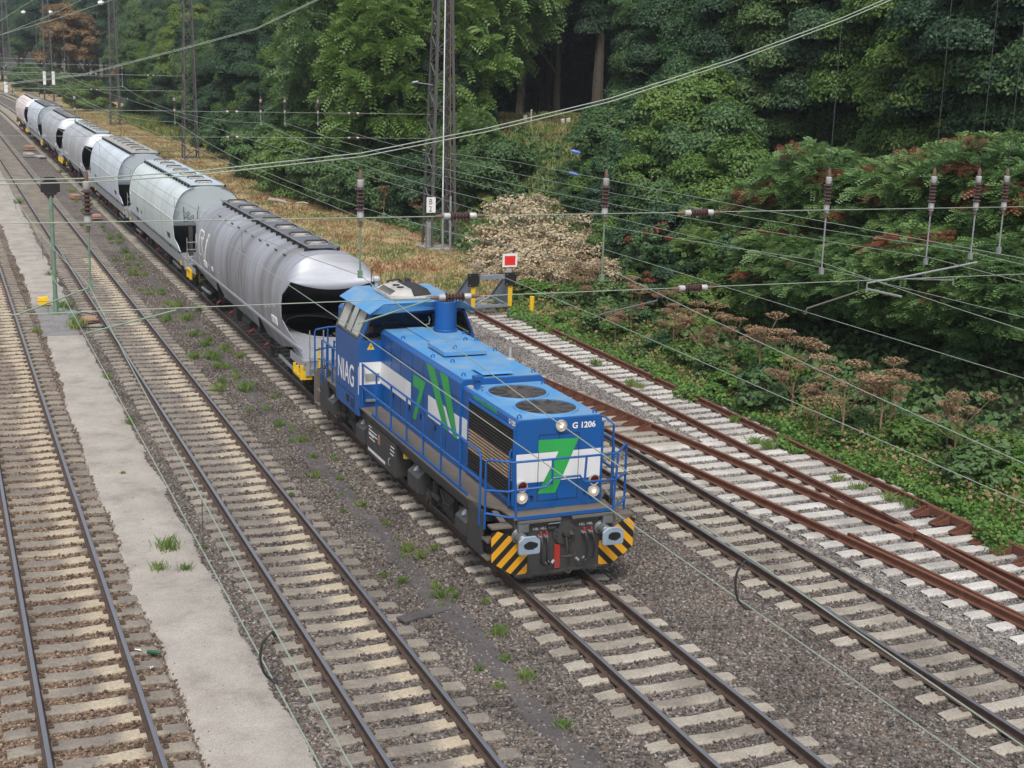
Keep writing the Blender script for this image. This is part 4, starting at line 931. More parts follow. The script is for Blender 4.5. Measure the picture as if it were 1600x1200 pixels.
def interp(z, tab):
    zs = [a for a, b in tab]
    return float(np.interp(z, zs[::-1], [b for a, b in tab][::-1]))
def make_wagon(kind, shell, hatchmat, label):
    t = thing('hopper_wagon', label, 'freight wagon', (0, 0, 0), group='covered hopper wagons of the train')
    A = kind == 'A'; WL = LEN[kind]
    H = smooth_half(HALF_A if A else HALF_B); nn = len(H)
    prof = [(-x, z) for x, z in H[::-1]]+H[1:]
    if A:
        ur = 2.95; zc = 3.22; lip_u = 2.35
        lipz = lambda x: 3.04+.28*(x/1.35)**2
        dcut = [(4.1, 2.35), (3.3, 2.40), (3.0, 2.72), (2.7, 3.15), (2.45, 3.30), (2.1, 2.95), (1.85, 2.25), (1.7, 1.5), (1.62, 1.0)]
    else:
        ur = 2.4; zc = 2.45; lip_u = 2.8
        lipz = lambda x: 2.42
        dcut = [(4.2, 2.8), (2.45, 2.8), (2.0, 2.68), (1.85, 2.2), (1.75, 1.75), (1.5, 1.3)]
    def endp(i, s_):
        x, z = prof[i]; f = (lambda u: u) if s_ < 0 else (lambda u: WL-u)
        if z > zc:
            return (x, f(lip_u), lipz(x))
        return (x*(.995), f(interp(z, dcut)), z)
    mb = MB(); rows = []
    mids = [ur, ur+.04, ur+.5]+list(np.linspace(ur+1.5, WL-ur-1.5, 9))+[WL-ur-.5, WL-ur-.04, WL-ur]
    def mix(e, u0, i, tt):
        x, z = prof[i]; q = [e[k]*(1-tt)+(x, u0, z)[k]*tt for k in range(3)]
        return tuple(q)
    for tt in (0, .2, .4, .6, .8): rows.append([mix(endp(i, -1), ur, i, tt) for i in range(len(prof))])
    for u in mids: rows.append([(x, u, z) for x, z in prof])
    for tt in (.8, .6, .4, .2, 0): rows.append([mix(endp(i, 1), WL-ur, i, tt) for i in range(len(prof))])
    mb.grid(rows); sh = mb.build('shell', M[shell], t, 0, 17)
    so = sh.modifiers.new('thick', 'SOLIDIFY'); so.thickness = .02; so.offset = -1
    zb = prof[0][1]; xb = prof[-1][0]
    # folded lower sides and hoppers
    mb = MB()
    for s_ in (-1, 1):
        x0 = s_*xb
        if A:
            mb.hexa([(s_*1.10, 4.6, .92), (s_*1.04, 4.6, .92), (s_*1.04, WL-4.6, .92), (s_*1.10, WL-4.6, .92)][::1], [(x0, 1.0, zb), (x0-s_*.05, 1.0, zb), (x0-s_*.05, WL-1.0, zb), (x0, WL-1.0, zb)])
        else:
            mb.box(*sorted((s_*1.30, s_*1.38)), .7, WL-.7, .98, 1.34); mb.hexa([(s_*1.30, 2.4, 1.3), (s_*1.2, 2.4, 1.3), (s_*1.2, WL-2.4, 1.3), (s_*1.30, WL-2.4, 1.3)], [(x0, 1.4, zb), (x0-s_*.04, 1.4, zb), (x0-s_*.04, WL-1.4, zb), (x0, WL-1.4, zb)])
    lo = mb.build('lower_side', M[shell if A else 'steel'], t)
    if A:
        mb = MB()
        for s_ in (-1, 1): mb.box(*sorted((s_*(xb-.02), s_*(xb+.035))), .8, WL-.8, zb-.07, zb+.02)
        mb.build('crease_rail', M['deck'], t, .012)
    # inclined dark sheet under each end and the deck with its round cut-out
    for e in (-1, 1):
        f = (lambda u: u) if e < 0 else (lambda u: WL-u)
        mb = MB()
        if A:
            xs = np.linspace(-1.33, 1.33, 9)
            mb.grid([[(x, f(lip_u+.08), lipz(x)-.015) for x in xs], [(x*1.06, f(4.6), 2.3) for x in xs], [(x*1.05, f(6.6), 1.50) for x in xs], [(x, f(6.6), .95) for x in xs]])
        else:
            mb.grid([[(x, f(2.86), 2.40) for x in (-1.45, 0, 1.45)], [(x, f(4.4), 1.25) for x in (-1.38, 0, 1.38)], [(x, f(4.4), .9) for x in (-1.38, 0, 1.38)]])
        mb.build('hopper_slope', M['slope'], t)
        mb = MB(); x1 = 1.40 if A else 1.2; u0, u1 = .62, (6.6 if A else 3.2); n = 40; cxu = (4.3, 1.85, .95) if A else (2.4, .25, .3)
        inner = [(cxu[2]*math.cos(2*math.pi*k/n), cxu[0]+cxu[1]*math.sin(2*math.pi*k/n)) for k in range(n)]
        outer = []
        for x, u in inner:
            dx, du = x, u-cxu[0]; s_ = min((x1/abs(dx)) if abs(dx) > 1e-6 else 1e9, ((u1-cxu[0])/du if du > 1e-6 else ((u0-cxu[0])/du if du < -1e-6 else 1e9)))
            outer.append((dx*s_, cxu[0]+du*s_))
        zt = 1.30 if A else 1.20
        zz = (lambda u: 1.28+.30*sstep(.8, 2.6, u)) if A else (lambda u: 1.20)
        vs = [(x, f(u), zz(u)) for x, u in inner]+[(x, f(u), zz(u)) for x, u in outer]+[(x, f(u), zz(u)-.05) for x, u in inner]+[(x, f(u), zz(u)-.05) for x, u in outer]
        fs = []
        for k in range(n):
            k2 = (k+1) % n; fs += [(k, k2, n+k2, n+k), (2*n+k, 3*n+k, 3*n+k2, 2*n+k2), (k, 2*n+k, 2*n+k2, k2), (n+k, n+k2, 3*n+k2, 3*n+k)]
        mb.add(vs, fs)
        for s_ in (-1, 1):      # corner plates squaring off the deck
            mb.box(*sorted((s_*(x1-.02), s_*(x1+.02))), min(f(u0), f(2.2)), max(f(u0), f(2.2)), zt-.22, zt)
        mb.box(-1.35, 1.35, min(f(.62), f(.70)), max(f(.62), f(.70)), .86, zt-.002)
        mb.build('end_deck', M['deck'], t)
        for x in (-.875, .875): buffer(t, x, f(0), 1 if e < 0 else -1, ('under', 'under', None), z=1.04)
        screw_coupler(t, f(0), 1 if e < 0 else -1)
        mb = MB()
        if A:
            for z_ in ((.78, 1.08) if e > 0 else (.78,)): mb.box(-1.50, -1.42, min(f(.72), f(1.55)), max(f(.72), f(1.55)), z_, z_+.09)
            for q in (.72, 1.12, 1.47): mb.hexa([(-1.50, f(q), .87), (-1.42, f(q), .87), (-1.42, f(q+.08), .87), (-1.50, f(q+.08), .87)], [(-1.50, f(q), 1.08), (-1.42, f(q), 1.08), (-1.42, f(q+.08), 1.08), (-1.50, f(q+.08), 1.08)])
            mb.box(-1.50, -1.15, min(f(.66), f(.72)), max(f(.66), f(.72)), .74, 1.17)
        else:
            mb.box(-1.40, -1.2, min(f(1.2), f(1.5)), max(f(1.2), f(1.5)), .95, 1.12)
        mb.build('shunting_step', M['yellow_bright'], t, .01)
        mb = MB()
        if A: mb.box(1.0, 1.06, min(f(.58), f(.62)), max(f(.58), f(.62)), 1.1, 2.0, 0); mb.box(-.99, -.93, min(f(.58), f(.62)), max(f(.58), f(.62)), .5, 1.75)
        else:
            for x in (-1.1, -.5, .1, .7): mb.tube([(x, f(.75), 1.2), (x, f(.75), 2.0)], .02, 6)
            mb.tube([(-1.1, f(.75), 2.0), (.7, f(.75), 2.0)], .02, 6); mb.tube([(-1.1, f(.75), 1.6), (.7, f(.75), 1.6)], .02, 6)
            for x in (-.8, .8): mb.box(x-.08, x+.08, min(f(2.2), f(2.35)), max(f(2.2), f(2.35)), 1.2, 2.5)
        mb.build('end_post', M['yellow_bright' if A else 'under'], t)
    # centre frame, bogies, pipes
    mb = MB(); mb.box(-.25, .25, .65, WL-.65, .85, 1.18)
    for u in (WL/2-3.15, WL/2, WL/2+3.15): mb.hexa([(-.45, u-.5, .38), (.45, u-.5, .38), (.45, u+.5, .38), (-.45, u+.5, .38)], [(-1.05, u-1.4, 1.25), (1.05, u-1.4, 1.25), (1.05, u+1.4, 1.25), (-1.05, u+1.4, 1.25)])
    for s_ in (-1, 1):
        mb.cyl((s_*1.15, 5.2, .72), (s_*1.15, 8.3, .72), .04, seg=8); mb.cyl((s_*1.0, 9.2, .7), (s_*1.0, 10.4, .7), .16, seg=12); mb.box(*sorted((s_*1.0, s_*1.22)), 11, 11.5, .5, .95); mb.box(*sorted((s_*1.05, s_*1.2)), 5.8, 6.0, .3, .9)
    mb.build('centre_frame', M['under'], t)
    for u in (5.9, 8.2, 11.6, 13.8): mb = MB(); mb.tube([(-1.18, u, .80), (-1.34, u-.05, .72), (-1.38, u+.1, .60), (-1.30, u+.14, .56)], .02, 6); mb.build('lever', M['red'], t)
    mb = MB(); mb.cyl((-1.20, 2.6, .62), (-1.20, 4.4, .66), .06, seg=10); mb.cyl((-1.20, WL-2.6, .62), (-1.20, WL-4.2, .66), .06, seg=10); mb.build('discharge_pipe', M['steel'], t)
    for uc in (2.55, WL-2.55):
        mb = MB()
        for s_ in (-1, 1):
            xa, xb_ = sorted((s_*.92, s_*1.06)); mb.prism([(uc-1.3, .62), (uc-1.1, .36), (uc-.6, .36), (uc-.3, .26), (uc+.3, .26), (uc+.6, .36), (uc+1.1, .36), (uc+1.3, .62), (uc+.4, .74), (uc-.4, .74)], 'x', xa, xb_)
            for w in (-.9, .9): mb.box(*sorted((s_*1.02, s_*1.16)), uc+w-.14, uc+w+.14, .30, .62); mb.cyl((s_*1.1, uc+w, .46), (s_*1.20, uc+w, .46), .10, seg=12)
        mb.box(-.95, .95, uc-.22, uc+.22, .45, .80); bgy = mb.build('bogie', M['under'], t)
        for w in (-.9, .9): wheelset(bgy, uc+w, .46)
    # data panels and end ladder
    mb = MB()
    for q, (ua_, ub_, za_, zb_) in enumerate(((3.6, 4.3, 1.78, 2.0), (WL-5.2, WL-4.6, 1.8, 2.02), (WL-6.4, WL-6.1, 1.85, 2.0))):
        xo = (1.47 if A else 1.452); mb.hexa([(-xo-.002, ua_, za_), (-xo-.002, ub_, za_), (-xo+.03, ub_, za_), (-xo+.03, ua_, za_)], [(-xo-.016-.02, ua_, zb_), (-xo-.016-.02, ub_, zb_), (-xo+.01, ub_, zb_), (-xo+.01, ua_, zb_)])
    for q in range(3): b8 = MB(); b8.add([mb.v[q*8+i] for i in range(8)], [tuple(i-q*8 for i in f_) for f_ in mb.f[q*6:q*6+6]]); b8.build('data_panel', M['black' if not A else 'white_text'], t)
    mb = MB(); f = lambda q: WL-q
    for x in (-1.25, -.85): mb.tube([(x, .55, 1.0), (x, .55, 2.2)], .018, 6)
    for z_ in (1.1, 1.4, 1.7, 2.0): mb.tube([(-1.25, .55, z_), (-.85, .55, z_)], .014, 6)
    mb.build('ladder', M['steel'], t)
    # hatch walkway and lids on the roof
    zt = 4.07 if A else 4.16; w = .46 if A else .74
    mb = MB(); dk = 3.75 if A else 2.55; de = 2.9 if A else 2.55; mb.box(-w, w, dk, WL-de, zt, zt+.03)
    hd = mb.build('hatch_walkway', M[hatchmat], t)
    mb = MB()
    for s_ in (-1, 1):
        mb.tube([(s_*(w+.01), dk-.05, zt+.05), (s_*(w+.01), WL-de+.05, zt+.05)], .016, 6)
        k = dk+.15
        while k < WL-de-.05: mb.box(*sorted((s_*w, s_*(w+.09))), k-.03, k+.03, zt-.10, zt+.02, 1); k += .75
    mb.build('edge_rail', [M['steel'], M['black']], t)
    for k in range(7):
        u = dk+.85+k*(WL-dk-de-1.7)/6
        mb = MB(); mb.cyl((0, u, zt+.03), (0, u, zt+.08), .22, seg=20, mi=1); mb.cyl((0, u, zt+.08), (0, u, zt+.11), .20, .12, seg=20, mi=1)
        mb.tube([(-.36, u-.05, zt+.06), (-.3, u-.05, zt+.13), (.3, u-.05, zt+.13), (.36, u-.05, zt+.06)], .018, 6); mb.tube([(-.36, u+.1, zt+.06), (-.3, u+.1, zt+.13), (.3, u+.1, zt+.13), (.36, u+.1, zt+.06)], .018, 6)
        mb.box(-.30, .30, u-.26, u-.23, zt+.03, zt+.06, 1); mb.box(-.30, .30, u+.23, u+.26, zt+.03, zt+.06, 1); mb.build('hatch', [M['under'], M['grey_box']], t, 0, True)
    if A:
        mb = MB()
        for k in range(10): u = 4.6+k*1.14; xq, zq = H[15]; mb.hexa([(-xq-.005, u-.14, zq+.01), (-xq+.02, u-.14, zq+.035), (-xq+.02, u+.14, zq+.035), (-xq-.005, u+.14, zq+.01)], [(-xq-.03, u-.14, zq+.03), (-xq-.005, u-.14, zq+.06), (-xq-.005, u+.14, zq+.06), (-xq-.03, u+.14, zq+.03)])
        mb.build('clips', M['under'], t)
    else:
        mb = MB()
        for s_ in (-1, 1):
            mb.box(*sorted((s_*1.488, s_*1.515)), 2.9, WL-2.9, 2.68, 2.73)
            for e_ in (ur-.02, WL-ur+.02): mb.tube([(s_*(x+.004), e_, z+.004) for x, z in H if .55 < x and z > 2.72], .012, 6, 1)
        mb.build('belt_rail', [M[shell], M['black']], t)
    return t
W0 = LY+14.7
wag_a = make_wagon('A', 'shell_silver', 'hatchdeck', 'streaked silver-grey round hopper wagon coupled right behind the locomotive')
wag_b = make_wagon('B', 'shell_pale', 'hatchdeck_pale', 'pale grey-green hopper wagon with scribbled graffiti on its end, second in the train')
wag_a.location = (LX, W0, 0); wag_b.location = (LX, W0+20.3, 0)
POS = [0, 20.3, 38.9, 57.5, 77.8, 98.1, 116.7]
def copy_wagon(src, k, shell, hatch, label):
    r = dup(src, (LX, W0+POS[k], 0), label=label); meshes = {}
    for ch in r.children:
        base = ch.name.split('.')[0]
        if base in ('shell', 'hatch_walkway', 'lower_side', 'belt_rail') and not (base == 'lower_side' and src is wag_b):
            ch.data = ch.data.copy(); ch.data.materials[0] = M[hatch if base == 'hatch_walkway' else shell]
    return r
copy_wagon(wag_b, 2, 'shell_white', 'hatchdeck_rust', 'bluish-white hopper wagon with a dusty brown hatch walkway, third in the train')
copy_wagon(wag_a, 3, 'shell_grey', 'hatchdeck_pale', 'light grey round hopper wagon with a pale hatch walkway, fourth in the train')
copy_wagon(wag_a, 4, 'shell_grey', 'hatchdeck', 'dull grey round hopper wagon with a dark hatch walkway, fifth in the train')
copy_wagon(wag_b, 5, 'shell_white', 'hatchdeck', 'white hopper wagon with a dark hatch walkway, sixth in the train')
copy_wagon(wag_a, 6, 'shell_pink', 'hatchdeck_rust', 'pinkish-stained round hopper wagon at the far end of the train')
# marks on the first two wagons
def side_x(z): 
    q = smooth_half(HALF_A); return float(np.interp(z, [b for a, b in q][::-1], [a for a, b in q][::-1]))
def mark(parent, strokes, w, mat, u0, z0, name='marking'):
    mb = MB()
    for st in strokes:
        
        dense = []
        for (a, b), (c, d) in zip(st, st[1:]): dense += [(a+(c-a)*k/4, b+(d-b)*k/4) for k in range(4)]
        dense.append(st[-1]); L_ = []
        for k, (a, b) in enumerate(dense):
            p0, p1 = dense[max(k-1, 0)], dense[min(k+1, len(dense)-1)]; dx, dz_ = p1[0]-p0[0], p1[1]-p0[1]; ll = math.hypot(dx, dz_) or 1; nx, nz_ = -dz_/ll*w*1.7, dx/ll*w*.9
            L_.append([(-side_x(z0+b+nz_*s_)-.006, u0-a-nx*s_, z0+b+nz_*s_) for s_ in (-1, 1)])
        mb.grid(L_)
    return mb.build(name, M[mat], parent)
mark(wag_a, [[(.80, .46), (.10, .50), (0, .42), (0, -.36), (.08, -.44), (.42, -.44)], [(.30, .22), (.80, .22), (.84, .44)], [(.55, .22), (.62, -.10), (1.05, -.62), (1.62, .50)], [(1.62, .50), (1.75, .50), (1.12, -.62)]], .045, 'white_text', 16.55, 2.60)
r_ = random.Random(5)
for (u, z, n) in ((16.9, 2.0, 6), (15.9, 1.97, 4), (15.0, 2.0, 2), (13.0, 1.98, 1), (14.2, 1.9, 1)):
    mark(wag_a, [[(0, -k*.07), (r_.uniform(.2, .6), -k*.07)] for k in range(n)], .012, 'white_text', u, z)
mark(wag_a, [[(0, .0), (.25, -.25)]], .02, 'yellow_bright', 13.0, 1.95)
for k in range(3): mark(wag_a, [[(0, 0), (.22, .0)]], .02, 'white_text', 5.2-.6*k, 2.1+.12*k)
mb = MB()
def gl(pts): mb.tube([(x, 2.8-(z-2.42)*.27-.035, z) for x, z in pts], .014, 5)
gl([(-1.02, 3.25), (-1.0, 2.85), (-.98, 2.62), (-.85, 2.60), (-.78, 2.72), (-.86, 2.84), (-.97, 2.76)]); gl([(-.70, 2.72), (-.58, 2.78), (-.60, 2.88), (-.70, 2.84), (-.72, 2.66), (-.60, 2.60), (-.48, 2.66)])
gl([(-.38, 3.28), (-.44, 2.9), (-.42, 2.62), (-.34, 2.60)]); gl([(-.95, 2.95), (-.80, 3.05), (-.78, 2.92), (-.9, 2.86)])
mb.build('graffiti', M['black'], wag_b)
# ------------------------------------------------------------------ masts and overhead line
def lattice_mast(label, loc, H=17.0, wb=1.45, wt=.62, base=True, sw=.09):
    t = thing('lattice_mast', label, 'lattice mast', loc, group='steel lattice masts of the overhead line')
    mb = MB(); half = lambda z: (wb+(wt-wb)*z/H)/2
    for sx in (-1, 1):
        for sy in (-1, 1):
            mb.hexa([(sx*half(0), sy*half(0), 0), (sx*(half(0)-sw), sy*half(0), 0), (sx*(half(0)-sw), sy*(half(0)-sw*.3), 0), (sx*half(0), sy*(half(0)-sw*.3), 0)], [(sx*half(H), sy*half(H), H), (sx*(half(H)-sw), sy*half(H), H), (sx*(half(H)-sw), sy*(half(H)-sw*.3), H), (sx*half(H), sy*(half(H)-sw*.3), H)])
            mb.hexa([(sx*half(0), sy*(half(0)-sw*.31), 0), (sx*(half(0)-sw*.3), sy*(half(0)-sw*.31), 0), (sx*(half(0)-sw*.3), sy*(half(0)-sw), 0), (sx*half(0), sy*(half(0)-sw), 0)], [(sx*half(H), sy*(half(H)-sw*.31), H), (sx*(half(H)-sw*.3), sy*(half(H)-sw*.31), H), (sx*(half(H)-sw*.3), sy*(half(H)-sw), H), (sx*half(H), sy*(half(H)-sw), H)])
    mb.build('legs', M['mast'], t)
    mb = MB(); z = .35; k = 0
    while z < H-.4:
        dz = half(z)*1.35; z2 = min(z+dz, H-.1)
        for a in range(4):
            c, s_ = [(1, 0), (0, 1), (-1, 0), (0, -1)][a]
            def P(side, zz): h = half(zz)*.93; return Vector((c*h-s_*h*side*.95, s_*h+c*h*side*.95, zz))
            sd_ = 1 if (k+a) % 2 else -1
            mb.tube([P(-sd_, z), P(sd_, z2)], .03+sw*.06, 4)
            if k % 4 == 0: mb.tube([P(-1, z), P(1, z)], .024, 4)
        z = z2; k += 1
    mb.build('bracing', M['mast'], t)
    if base:
        mb = MB(); mb.box(-wb*.62, wb*.62, -wb*.62, wb*.62, -.8, .16); mb.build('footing', M['concrete'], t, .05)
    return t
SP = [21.0, 67.0, 125.0, 179.0, 251.0]
m1 = lattice_mast('large lattice mast with two pipes and a white B2 plate at its foot', (24.0, 67.0, .10), 17.5, 1.45, .60, sw=.13)
mb = MB(); mb.tube([(-.10, -.86, .1), (-.12, -.80, 3), (-.10, -.62, 9), (-.08, -.5, 17)], .030, 8); mb.build('white_pipe', M['sign_white'], m1)
mb = MB(); mb.tube([(.30, -.86, .1), (.30, -.80, 3), (.22, -.62, 9), (.18, -.5, 17)], .032, 8); mb.build('rusty_pipe', M['insul_red'], m1)
mb = MB(); mb.cyl((-.1, -.86, .1), (-.12, -.82, 2.8), .065, seg=8); mb.cyl((.30, -.86, .1), (.30, -.82, 2.8), .065, seg=8); mb.box(-.95, -.75, -.85, -.6, 0, 1.5); mb.build('cable_guards', M['steel'], m1)
mb = MB(); mb.prism([(-.96, 1.98), (-.52, 1.98), (-.50, 2.0), (-.50, 2.74), (-.52, 2.76), (-.96, 2.76), (-.98, 2.74), (-.98, 2.0)], 'y', -.80, -.77); bp = mb.build('number_plate', M['sign_white'], m1)
text('lettering', 'B', .40, M['black'], bp, (-.86, -.803, 2.40), (R(90), 0, 0), .85, .001); text('lettering', '2', .40, M['black'], bp, (-.86, -.803, 2.04), (R(90), 0, 0), .85, .001)
mb = MB(); mb.tube([(-.45, 0, 8.3), (-1.3, -.1, 8.4)], .03, 6); mb.tube([(-1.3, -.1, 8.45), (-1.6, -.1, 8.4)], .06, 8); mb.build('bracket_arm', M['steel'], m1)
m0 = lattice_mast('lattice mast on the dry grass with a low rail beside it, second from the locomotive', (21.25, 125.0, .06), 17.5, 1.35, .62, sw=.11)
mb = MB(); mb.box(-5.5, -1.3, -.05, .0, .75, .82); mb.box(-5.5, -5.42, -.05, .05, 0, 1.2); mb.box(-5.5, -1.3, -.05, 0, .28, .33); mb.build('side_rail', M['wood'], m0)
mm = lattice_mast('slender lattice mast in the yellow-green weeds, third from the locomotive', (21.3, 179.0, 0), 18, 1.25, .6, sw=.12)
m2 = lattice_mast('lattice mast with two white plates, before an orange-leaved tree', (17.4, 228.0, 0), 20, 1.6, .7, sw=.14)
for sx in (-1, 1):
    mb = MB(); mb.box(sx*.65-.22, sx*.65+.22, -.9, -.85, 3.6, 5.6); mb.build('plate', M['sign_white'], m2)
lattice_mast('farthest lattice mast at the left edge, near the bend', (14.6, 290.0, 0), 22, 1.7, .7, sw=.15)
def street_lamp(label, loc, h, arm=1.6):
    t = thing('yard_lamp', label, 'lamp', loc, group='white yard lamps on thin poles')
    mb = MB(); mb.cyl((0, 0, 0), (0, 0, h), .09, .05, 8); mb.tube([(0, 0, h), (-arm*.5, 0, h+.25), (-arm, 0, h+.3)], .04, 6); mb.build('pole', M['mast'], t)
    mb = MB(); mb.lathe([(0, .12), (.25, .3), (.6, .25), (.75, .08)], (-arm, 0, h+.3), (-1, 0, -.1), 12); mb.build('lamp_head', M['sign_white'], t, 0, True)
for (px, py, Y) in ((40, 19, 262), (162, 4, 190), (82, 19, 240)):
    p = at(px, py, Y); street_lamp({40: 'white yard lamp at the left edge before the far trees', 162: 'white yard lamp left of the slender mast', 82: 'white yard lamp before the orange-leaved tree'}[px], (p.x+1.6, Y, 0), p.z-.3)
def insulator(mb, c, d, L=.42, r=.075, n=6):
    """ribbed insulator, caps in slot 1"""
    c = Vector(c); d = Vector(d).normalized(); prof = []
    for k in range(n):
        t0 = -L/2+L*k/n; big = r*1.25 if k in (0, n-1) else r
        prof += [(t0, r*.55), (t0+L/n*.25, big), (t0+L/n*.55, big*.95), (t0+L/n*.7, r*.55)]
    mb.lathe(prof, c, d, 14, 0)
    mb.lathe([(-L/2-.12, .035), (-L/2-.11, .055), (-L/2-.01, .055), (-L/2, .04)], c, d, 12, 1); mb.lathe([(L/2-.02, .04), (L/2, .055), (L/2+.10, .055), (L/2+.11, .035)], c, d, 12, 1)
    mb.lathe([(-L/2-.26, .018), (-L/2-.2, .034), (-L/2-.12, .03)], c, d, 8, 2); mb.lathe([(L/2+.11, .03), (L/2+.2, .034), (L/2+.26, .018)], c, d, 8, 2)
def wire_obj(name, pts, r, parent, mat='wire', seg=6):
    mb = MB(); mb.tube(pts, r, seg); return mb.build(name, M[mat], parent)
def cross_span(label, Y, xl, xr, head, ztop, zbot, hang, seps, k=1.0, detail=True):
    """cross-span suspension between two masts: sagging head ropes, two straight ropes, hanging insulators"""
    b = bend(Y); t = thing('cross_span', label, 'overhead wire suspension', (0, Y, 0), group='cross-span suspensions of the overhead line')
    hx = [p[0] for p in head]; hz = [p[1] for p in head]; hz_ = lambda x: float(np.interp(x, hx, hz))
    for dz in ((-.028, .028) if detail else (0,)): wire_obj('head_rope', [(x, 0, z+dz) for x, z in head], .0095*k, t)
    wire_obj('upper_rope', [(xl, 0, ztop)]+[(x, 0, ztop) for x in np.linspace(xl+1, xr-1, 6)]+[(xr, 0, ztop)], .008*k, t)
    wire_obj('lower_rope', [(xl, 0, zbot), (xr, 0, zbot)], .008*k, t)
    for x, zs in hang:
        mb = MB(); insulator(mb, (x, 0, ztop+.30), (0, 0, 1), .38, .066*k**.3); h = mb.build('hanging_insulator', [M['insulator'], M['insul_cap'], M['insul_red']], t, 0, True)
        mb = MB(); mb.cyl((x, 0, ztop+.5), (x, 0, hz_(x)), .006*k, seg=5); mb.build('hanger_wire', M['wire_dark'], h)
        mb = MB(); mb.cyl((x, 0, ztop+.03), (x, 0, zs), .016*k**.5, seg=6); mb.box(x-.035, x+.035, -.03, .03, zs-.06, zs+.06); mb.box(x-.03, x+.03, -.04, .04, ztop-.05, ztop+.06)
        mb.build('hanger_rod', M['green_post'] if x < 12 else M['steel'], h)
    for x, z in seps:
        mb = MB(); insulator(mb, (x, 0, z), (1, 0, 0), .34, .064*k**.3); mb.build('rope_insulator', [M['insulator'], M['insul_cap'], M['insul_red']], t, 0, True)
    return t
head1 = [(-7, 9.6), (.88, 7.95), (2.07, 7.97), (3.58, 8.06), (6.2, 8.34), (8.3, 8.74), (10.5, 9.25), (12.8, 9.95), (15, 10.72), (19.1, 12.35), (27, 15.8)]
span1 = cross_span('nearest cross-span with brown insulators, hanging in front of the locomotive', 21.0, -7, 27, head1, 7.36, 6.03,
                   [(2.06, 6.40), (6.2, 6.46), (10.5, 6.26), (15.0, 6.24), (17.36, 6.35), (18.42, 6.42), (19.1, 6.52)], [(7.88, 7.36), (12.34, 7.35), (7.82, 6.03), (12.31, 6.02), (-.6, 6.03)])
for pts, r_a, m_a in (([(7.45, 0, 6.02), (6.9, 0, 5.86), (6.17, 0, 5.66)], .016, 'green_post'), ([(3.3, 0, 6.0), (2.6, 0, 5.84), (1.95, 0, 5.70)], .016, 'green_post'), ([(1.05, 0, 6.04), (2.02, 0, 6.38)], .014, 'green_post'),
                      ([(11.6, 0, 6.03), (11.6, 0, 5.82), (10.5, 0, 5.62), (10.48, 0, 5.52)], .018, 'fan'), ([(15.85, 0, 6.05), (15.85, 0, 5.82), (14.75, 0, 5.55), (14.73, 0, 5.45)], .018, 'fan')):
    wire_obj('steady_arm', pts, r_a, span1, m_a)
for pts, r_a in (([(16.05, 0, 5.80), (16.05, 0, 5.98), (17.0, 0, 6.08), (18.6, 0, 6.30)], .020), ([(16.07, .04, 5.86), (16.9, .04, 5.68)], .024), ([(17.0, .04, 6.02), (18.1, .04, 5.96), (18.1, .04, 5.88)], .016)):
    wire_obj('steady_arm', pts, r_a, span1, 'steel')
head2 = [(-7, 9.2), (0, 7.7), (3.04, 8.0), (6.63, 8.52), (11.28, 9.85), (14.6, 10.83), (17.56, 12.28), (24, 15.8)]
cross_span('cross-span carried by the large mast behind the locomotive', 67.0, -7, 24, head2, 6.95, 5.75, [(2.0, 6.4), (6.2, 6.4), (10.7, 6.4), (14.78, 6.4), (15.96, 6.4), (17.6, 6.4)], [(13.4, 6.95), (19.4, 6.95), (13.4, 5.75), (19.4, 5.75)], 1.1)
cross_span('cross-span carried by the second mast beyond the wagons', 125.0, -7, 21.2, [(-7, 9.5), (0, 9.3), (5.9, 10.4), (10.5, 11.9), (15, 13.6), (21.2, 16.4)], 7.4, 6.1, [(2.0, 6.4), (6.2, 6.4), (10.7, 6.4), (15.6, 6.4)], [(13.2, 7.4), (18, 7.4), (13.2, 6.1)], 2.0, False)
cross_span('cross-span carried by the slender third mast', 179.0, -7, 21.2, [(-7, 10), (2, 9.3), (8, 10.4), (14, 13), (21.2, 16.8)], 7.4, 6.1, [(2.0, 6.4), (6.2, 6.4), (10.7, 6.4), (15.6, 6.4)], [(13.2, 7.4), (18, 7.4)], 2.6, False)
cross_span('farthest cross-span near the bend of the tracks', 228.0, -7, 17, [(-7, 11), (2, 9.8), (8, 11), (17, 17)], 7.4, 6.1, [(2.0, 6.4), (6.2, 6.4), (10.7, 6.4)], [(13.2, 7.4)], 3.2, False)
for x in (-7.3, 27.3): lattice_mast('lattice mast outside the picture that carries the nearest cross-span' if x < 0 else 'lattice mast outside the picture right of the nearest cross-span', (x, 21.0, -.2 if x < 0 else ground(27.3, 21)), 17, 1.4, .6)
for Y in (67, 125, 179): lattice_mast({67: 'lattice mast outside the picture opposite the large mast', 125: 'lattice mast outside the picture opposite the second mast', 179: 'lattice mast outside the picture opposite the third mast'}[Y], (-7.3, Y, -.2), 16, 1.4, .6, False)
